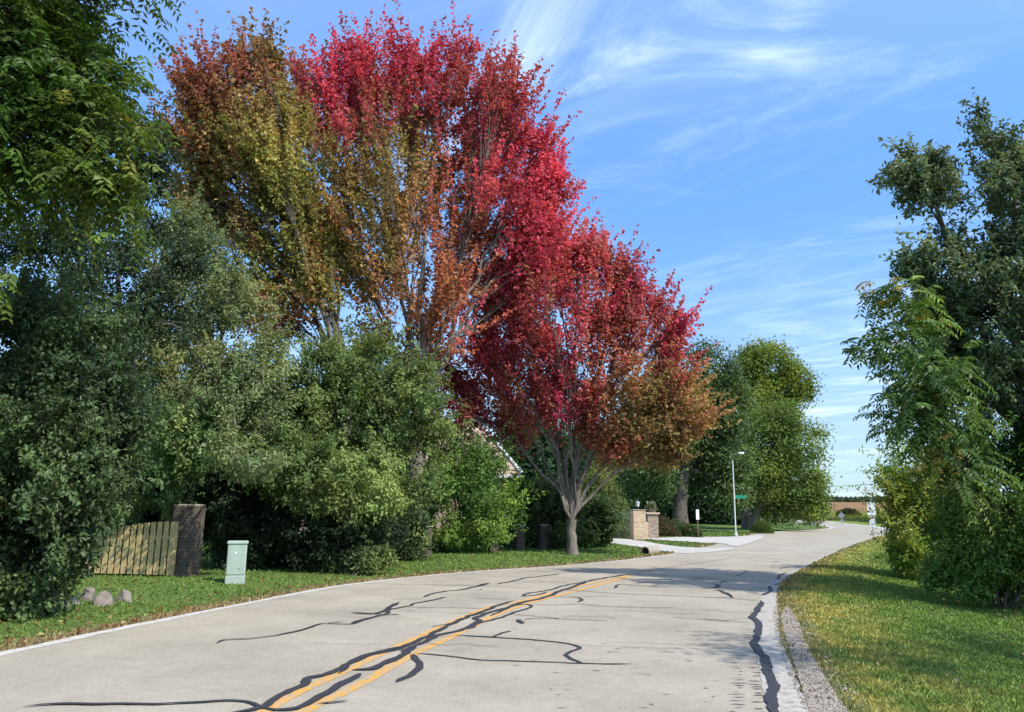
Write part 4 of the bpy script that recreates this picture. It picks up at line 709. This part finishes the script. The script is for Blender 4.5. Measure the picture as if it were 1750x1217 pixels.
# small sign by the bed
def signpost(name, loc, label, rz, h, plates, post=m_galv):
    t = empty(name, loc, label, 'sign', rz=rz); b = MB()
    b.box(-.03, .03, -.012, .02, -.2, h, .004); b.build('post', post, t)
    for nm, x0, x1, z0, z1, mt, extra in plates:
        b = MB(); b.box(x0, x1, -.024, -.014, z0, z1, .003); pb = b.build(nm, mt, t)
        for en, ex0_, ex1_, ez0, ez1, em in extra: b = MB(); b.box(ex0_, ex1_, -.0275, -.0245, ez0, ez1); b.build(en, em, pb)
    return t
signpost('marker_sign', at(1192, 51.5), 'narrow white marker sign on a thin brown post at the flower bed end', .0, 1.75, [('plate', -.10, .10, 1.15, 1.80, m_signw, [])], simple('brown post', (.16, .10, .07), .7))
yy = 55.5
signpost('route_sign', at(1490, yy)+[0, 0, .0], 'white road signs stacked on a thin post at the right road edge', -.25, 2.9, [('route_plate', -.28, .26, 1.62, 2.52, m_signw, [('border', -.25, .23, 2.47, 2.49, m_black)]),
  ('arrow_plate', -.155, .155, 1.27, 1.55, m_signw, [('mark', -.06, .06, 1.36, 1.46, m_red)]), ('speed_plate', -.19, .19, .84, 1.25, m_signw, [('text_bar', -.12, .12, 1.12, 1.16, m_greysign), ('text_bar', -.12, .12, .95, 1.04, m_greysign)])])
dsg = at(1438, 116.); t = empty('warning_sign', dsg, 'grey back of a diamond shaped warning sign beyond the bend', 'sign', rz=-.35)
b = MB(); b.box(-.04, .04, -.02, .02, -.2, 2.2, .005); b.build('post', m_galv, t)
b = MB(); q = .50; b.add([(0, -.03, 1.55-q), (q, -.03, 1.55), (0, -.03, 1.55+q), (-q, -.03, 1.55), (0, -.045, 1.55-q), (q, -.045, 1.55), (0, -.045, 1.55+q), (-q, -.045, 1.55)], [(0, 1, 2, 3), (7, 6, 5, 4), (0, 4, 5, 1), (1, 5, 6, 2), (2, 6, 7, 3), (3, 7, 4, 0)]); b.build('plate', m_greysign, t)
b = MB(); b.box(-.3, .3, -.035, -.01, .62, .95, .004); b.build('lower_plate', m_greysign, t)
# overhead cables: one far beyond the bend, two crossing above the road here (their shadows fall on the lanes)
def cable(a, c, sag, r, label, name='overhead_cable', group=None):
    a, c = np.array(a, float), np.array(c, float); t = np.linspace(0, 1, 40)[:, None]; p = a*(1-t)+c*t; p[:, 2] -= sag*4*(t*(1-t))[:, 0]
    v, f = tube_arrays(p, np.full(40, r), 6); o = link(name, mesh(name, v, f), m_black); tag(o, label, 'cable', group)
def upole(x, y, h, label, rz=0):
    t = empty('utility_pole', (x, y, gz(x, y)), label, 'utility pole', rz=rz)
    b = MB(); b.lathe([(.17, -.3), (.16, 2), (.11, h)], n=12); b.build('pole', m_dbark, t); b = MB(); b.box(-.9, .9, .11, .2, h-.8, h-.68, .01); ca = b.build('crossarm', m_dbark, t)
    for x_ in (-.8, -.4, .4, .8): b = MB(); b.lathe([(.03, 0), (.05, .05), (.03, .12)], (x_, .155, h-.678), 8); b.build('insulator', m_lampglass, ca)
fa, fb_ = at(1330, 150.), at(1560, 150.)
upole(fa[0], 150., 7.4, 'distant utility pole hidden among the trees at the bend', 1.1); upole(fb_[0], 150., 8.6, 'distant utility pole hidden behind the right hand shrubs', 1.1)
cable(fa+[0, .15, 6.75], fb_+[0, .15, 7.95], .5, .035, 'thin dark cable across the sky above the far field')
upole(-16.5, .5, 9.2, 'utility pole left of the road holding two cables over it', 1.57); upole(24.0, -4.6, 9.2, 'utility pole right of the road holding two cables over it', 1.57)
cable((-16.5, .9, 8.6), (24., -4.2, 8.6), .5, .028, 'upper dark cable crossing high above the road'); cable((-16.5, 1.9, 8.05), (24., -2.2, 8.05), .6, .045, 'lower thicker cable crossing high above the road')
plant('shade_tree', 'broadleaf tree beyond the right verge shading the grass', 'tree', [(np.array(c), np.array([r, r, r*.8])) for c, r in (((13.2, 8.2, 6.5), 1.7), ((12.6, 7.4, 5.0), 1.3), ((14.4, 8.0, 5.4), 1.7), ((15.5, 7.0, 6.8), 1.8), ((12., 6.6, 6.3), 1.1), ((9.4, 6.2, 7.6), 1.0), ((10.2, 4.6, 8.2), 1.1), ((11., 6., 7.6), 1.1))], (14.2, 7.2, gz(14.2, 7.2)), 240, OAKC, trunk=.16, fork=.4, limbs=7, subs=5, per=36, L=.15, Wd=.09, spread=.26, bark=m_dbark, twigs=False)
# field edge and far tree line
def band(name, n, fnp, hgt, c1, c2, L, Wd, mat=None):
    p = fnp(n); a, b = dists(p); z = height(p, a, b); hh = hgt(p)*rng.random(n)**.8
    q = np.c_[p, z+hh]; ax = nrm(rng.normal(0, .6, (n, 3))+[0, 0, 1]); no = nrm(rng.normal(0, .7, (n, 3))+[0, -.4, .5]); t = np.clip(fbm(p, .08, 3)*1.6-.3+rng.normal(0, .15, n), 0, 1)[:, None]
    v, f = leaf_arrays(q, ax, no, L*rng.uniform(.6, 1.3, n), Wd*rng.uniform(.7, 1.3, n)); o = link(name, mesh(name, v, f, np.repeat(np.array(c1)*(1-t)+np.array(c2)*t, 4, 0)), mat or m_leaf); tag(o, kind='stuff'); return o
RFAR = resample(RIGHT[(RIGHT[:, 1] > 78) & (RIGHT[:, 1] < 270)], 500); NF = normals2(RFAR)
def along(d0, d1):
    def fn(n): i = rng.integers(0, 500, n); d = d0+(d1-d0)*rng.random(n)**1.3; return RFAR[i]+NF[i]*d[:, None]
    return fn
band('roadside_weeds', 14000, along(7, 52), lambda p: np.full(len(p), .8), (.13, .17, .03), (.27, .26, .04), .5, .12)
band('verge_scrub', 7000, along(6, 9), lambda p: (.2+.6*sstep(fbm(p, .12, 3), .45, .7)), (.055, .095, .03), (.10, .14, .035), .5, .2)
def treeline(n): x = rng.uniform(60, 420, n); y = 480+60*fbm(np.c_[x, x*0], .02, 2)+rng.normal(0, 12, n); return np.c_[x, y]
band('far_treeline', 16000, treeline, lambda p: 1.5+4.5*fbm(np.c_[p[:, 0], p[:, 0]*0], .035, 4), (.035, .06, .028), (.06, .085, .035), 2.2, 1.5)
clump('field_shrub', 'lone dark shrub out in the brown field', 'shrub', at(1450, 235.), (3.4, 3, 2.0), 900, (.05, .07, .03), (.09, .095, .045), .9, .6)
# grass blades and fallen leaves
def blades(name, n, x0, x1, y0, y1, sel, hfn, wfac=.0011, pw=2.0, lean=.35):
    d = y0*(y1/y0)**(rng.random(n)**1.0); x = rng.uniform(0, 1, n); xw0, xw1 = np.maximum(x0, -d*.75-1), np.minimum(x1, d*.75+1); p = np.c_[xw0+(xw1-xw0)*x, d]
    a, b = dists(p); k = sel(p, a, b); p, a, b = p[k], a[k], b[k]; z = height(p, a, b); n = len(p); h = hfn(p, a, b)*rng.uniform(.55, 1.25, n)
    c = grasscol(p, a, b)*np.exp(rng.normal(.34, .28, n))[:, None]; th = rng.uniform(0, 2*np.pi, n); w = np.maximum(.004, wfac*p[:, 1])*rng.uniform(.7, 1.3, n)
    s = np.c_[np.cos(th), np.sin(th), np.zeros(n)]*w[:, None]; ln = np.c_[rng.normal(0, lean, (n, 2)), np.ones(n)]*h[:, None]; o = np.c_[p, z-.01]
    v = np.stack([o-s, o+s, o+ln*.55+s*.7, o+ln+np.c_[rng.normal(0, .2, (n, 2)), -.1*np.ones(n)]*h[:, None], o+ln*.55-s*.7], 1).reshape(-1, 3); f = np.arange(n*5).reshape(-1, 5)
    tag(link(name, mesh(name, v, f, np.repeat(c, 5, 0)), m_bl), kind='stuff')
def edge_n(p): return .10*(fbm(p, 3., 2)-.5)
gravel_poly = gl([(1341, 1036), (1356, 1045), (1364, 1062), (1378, 1100), (1400, 1140), (1430, 1190), (1452, 1217), (1475, 1260), (1400, 1262), (1384, 1217), (1362, 1150), (1345, 1098), (1334, 1060)])
drive_poly = [gl([(1000, 914), (1036, 919), (1075, 925), (1110, 929.5), (1150, 934), (1200, 936.5), (1255, 937), (1215, 944), (1165, 946), (1120, 940.5), (1080, 936), (1030, 930), (995, 922)]), gl([(1098, 923.5), (1150, 921), (1200, 919), (1250, 917.5), (1300, 915), (1300, 921), (1262, 934), (1248, 933), (1236, 929.5), (1180, 927.5), (1120, 926)])]
blades('verge_grass', 330000, 1, 30, 5.5, 60, lambda p, a, b: (b > .03+edge_n(p)) & (b < 12) & ~(inside(p, gravel_poly) & (rng.random(len(p)) < .96)), lambda p, a, b: (.045+.05*fbm(p, 1.3, 2)+.42*sstep(b, 3.6, 6.5)*fbm(p, .7, 3)**1.3)*np.clip(.9+p[:, 1]*.012, .9, 1.5))
blades('lawn_grass', 200000, -16, 22, 8, 70, lambda p, a, b: (a > .02+edge_n(p)) & (a < 14) & ~inside(p, drive_poly[0]) & ~inside(p, drive_poly[1]), lambda p, a, b: (.035+.03*fbm(p, 1.5, 2)+.03*(1-sstep(a, 0, .6)))*np.clip(.9+p[:, 1]*.012, .9, 1.5), lean=.3)
def pebbles(n):
    poly = gravel_poly; p = np.c_[rng.uniform(poly[:, 0].min(), poly[:, 0].max()+.3, n), rng.uniform(5, poly[:, 1].max(), n)]
    a, b = dists(p); k = (inside(p, poly) | (inside(p-[.22, 0], poly) & (rng.random(n) < .35)) | ((b > -.05) & (b < .12) & (rng.random(n) < .4))); p, a, b = p[k], a[k], b[k]; n = len(p); z = np.maximum(height(p, a, b), -.003)+.012
    o = np.array([(1, 0, 0), (0, 1, 0), (-1, 0, 0), (0, -1, 0), (0, 0, .8), (.6, .6, .4), (-.6, .6, .45), (-.5, -.6, .4), (.6, -.5, .45)], float); r = rng.uniform(.004, .011, n)*(1+1.6*(rng.random(n) < .04))
    v = np.c_[p, z][:, None]+(o[None]*r[:, None, None])*rng.uniform(.7, 1.3, (n, 9, 3)); f = np.array([(0, 5, 4), (5, 1, 4), (1, 6, 4), (6, 2, 4), (2, 7, 4), (7, 3, 4), (3, 8, 4), (8, 0, 4), (0, 1, 5), (1, 2, 6), (2, 3, 7), (3, 0, 8)])
    c = np.array([(.29, .25, .20), (.36, .32, .26), (.20, .17, .14), (.31, .24, .18)])[rng.integers(0, 4, n)]*rng.uniform(.8, 1.2, (n, 1))
    tag(link('gravel_stones', mesh('gravel_stones', v.reshape(-1, 3), (f[None]+9*np.arange(n)[:, None, None]).reshape(-1, 3), np.repeat(c, 9, 0)), vcolmat('loose stone')), kind='stuff')
pebbles(52000)
def litter(n, sel, y0, y1, x0, x1, cs, L):
    d = y0*(y1/y0)**rng.random(n); p = np.c_[rng.uniform(x0, x1, n), d]; a, b = dists(p); k = sel(p, a, b); p, a, b = p[k], a[k], b[k]; n = len(p); z = np.maximum(height(p, a, b), 0)+.035
    ax = nrm(np.c_[rng.normal(0, 1, (n, 2)), rng.normal(0, .3, n)]); no = nrm(rng.normal(0, .35, (n, 3))+[0, 0, 1]); c = np.array(cs)[rng.integers(0, len(cs), n)]*rng.uniform(.7, 1.2, (n, 1))
    return (*leaf_arrays(np.c_[p, z], ax, no, L*rng.uniform(.6, 1.3, n), L*.75*rng.uniform(.6, 1.2, n)), np.repeat(c, 4, 0))
v1, f1, c1_ = litter(9000, lambda p, a, b: (a > -.02) & (a < 5) & (rng.random(len(p)) < np.exp(-np.maximum(a, 0)*1.5)+.07), 8, 36, -12, 6, [(.30, .13, .04), (.24, .09, .04), (.36, .24, .06), (.42, .34, .15), (.20, .10, .05), (.34, .06, .05)], .085)
v2, f2, c2_ = litter(900, lambda p, a, b: (b > .1) & (b < 5), 6, 40, 2, 20, [(.30, .22, .10), (.4, .34, .2), (.2, .12, .06)], .06)
tag(link('fallen_leaves', mesh('fallen_leaves', np.concatenate([v1, v2]), np.concatenate([f1, f2+len(v1)]), np.concatenate([c1_, c2_])), m_maple), kind='stuff')
print('leaves', LEAFCOUNT[0])
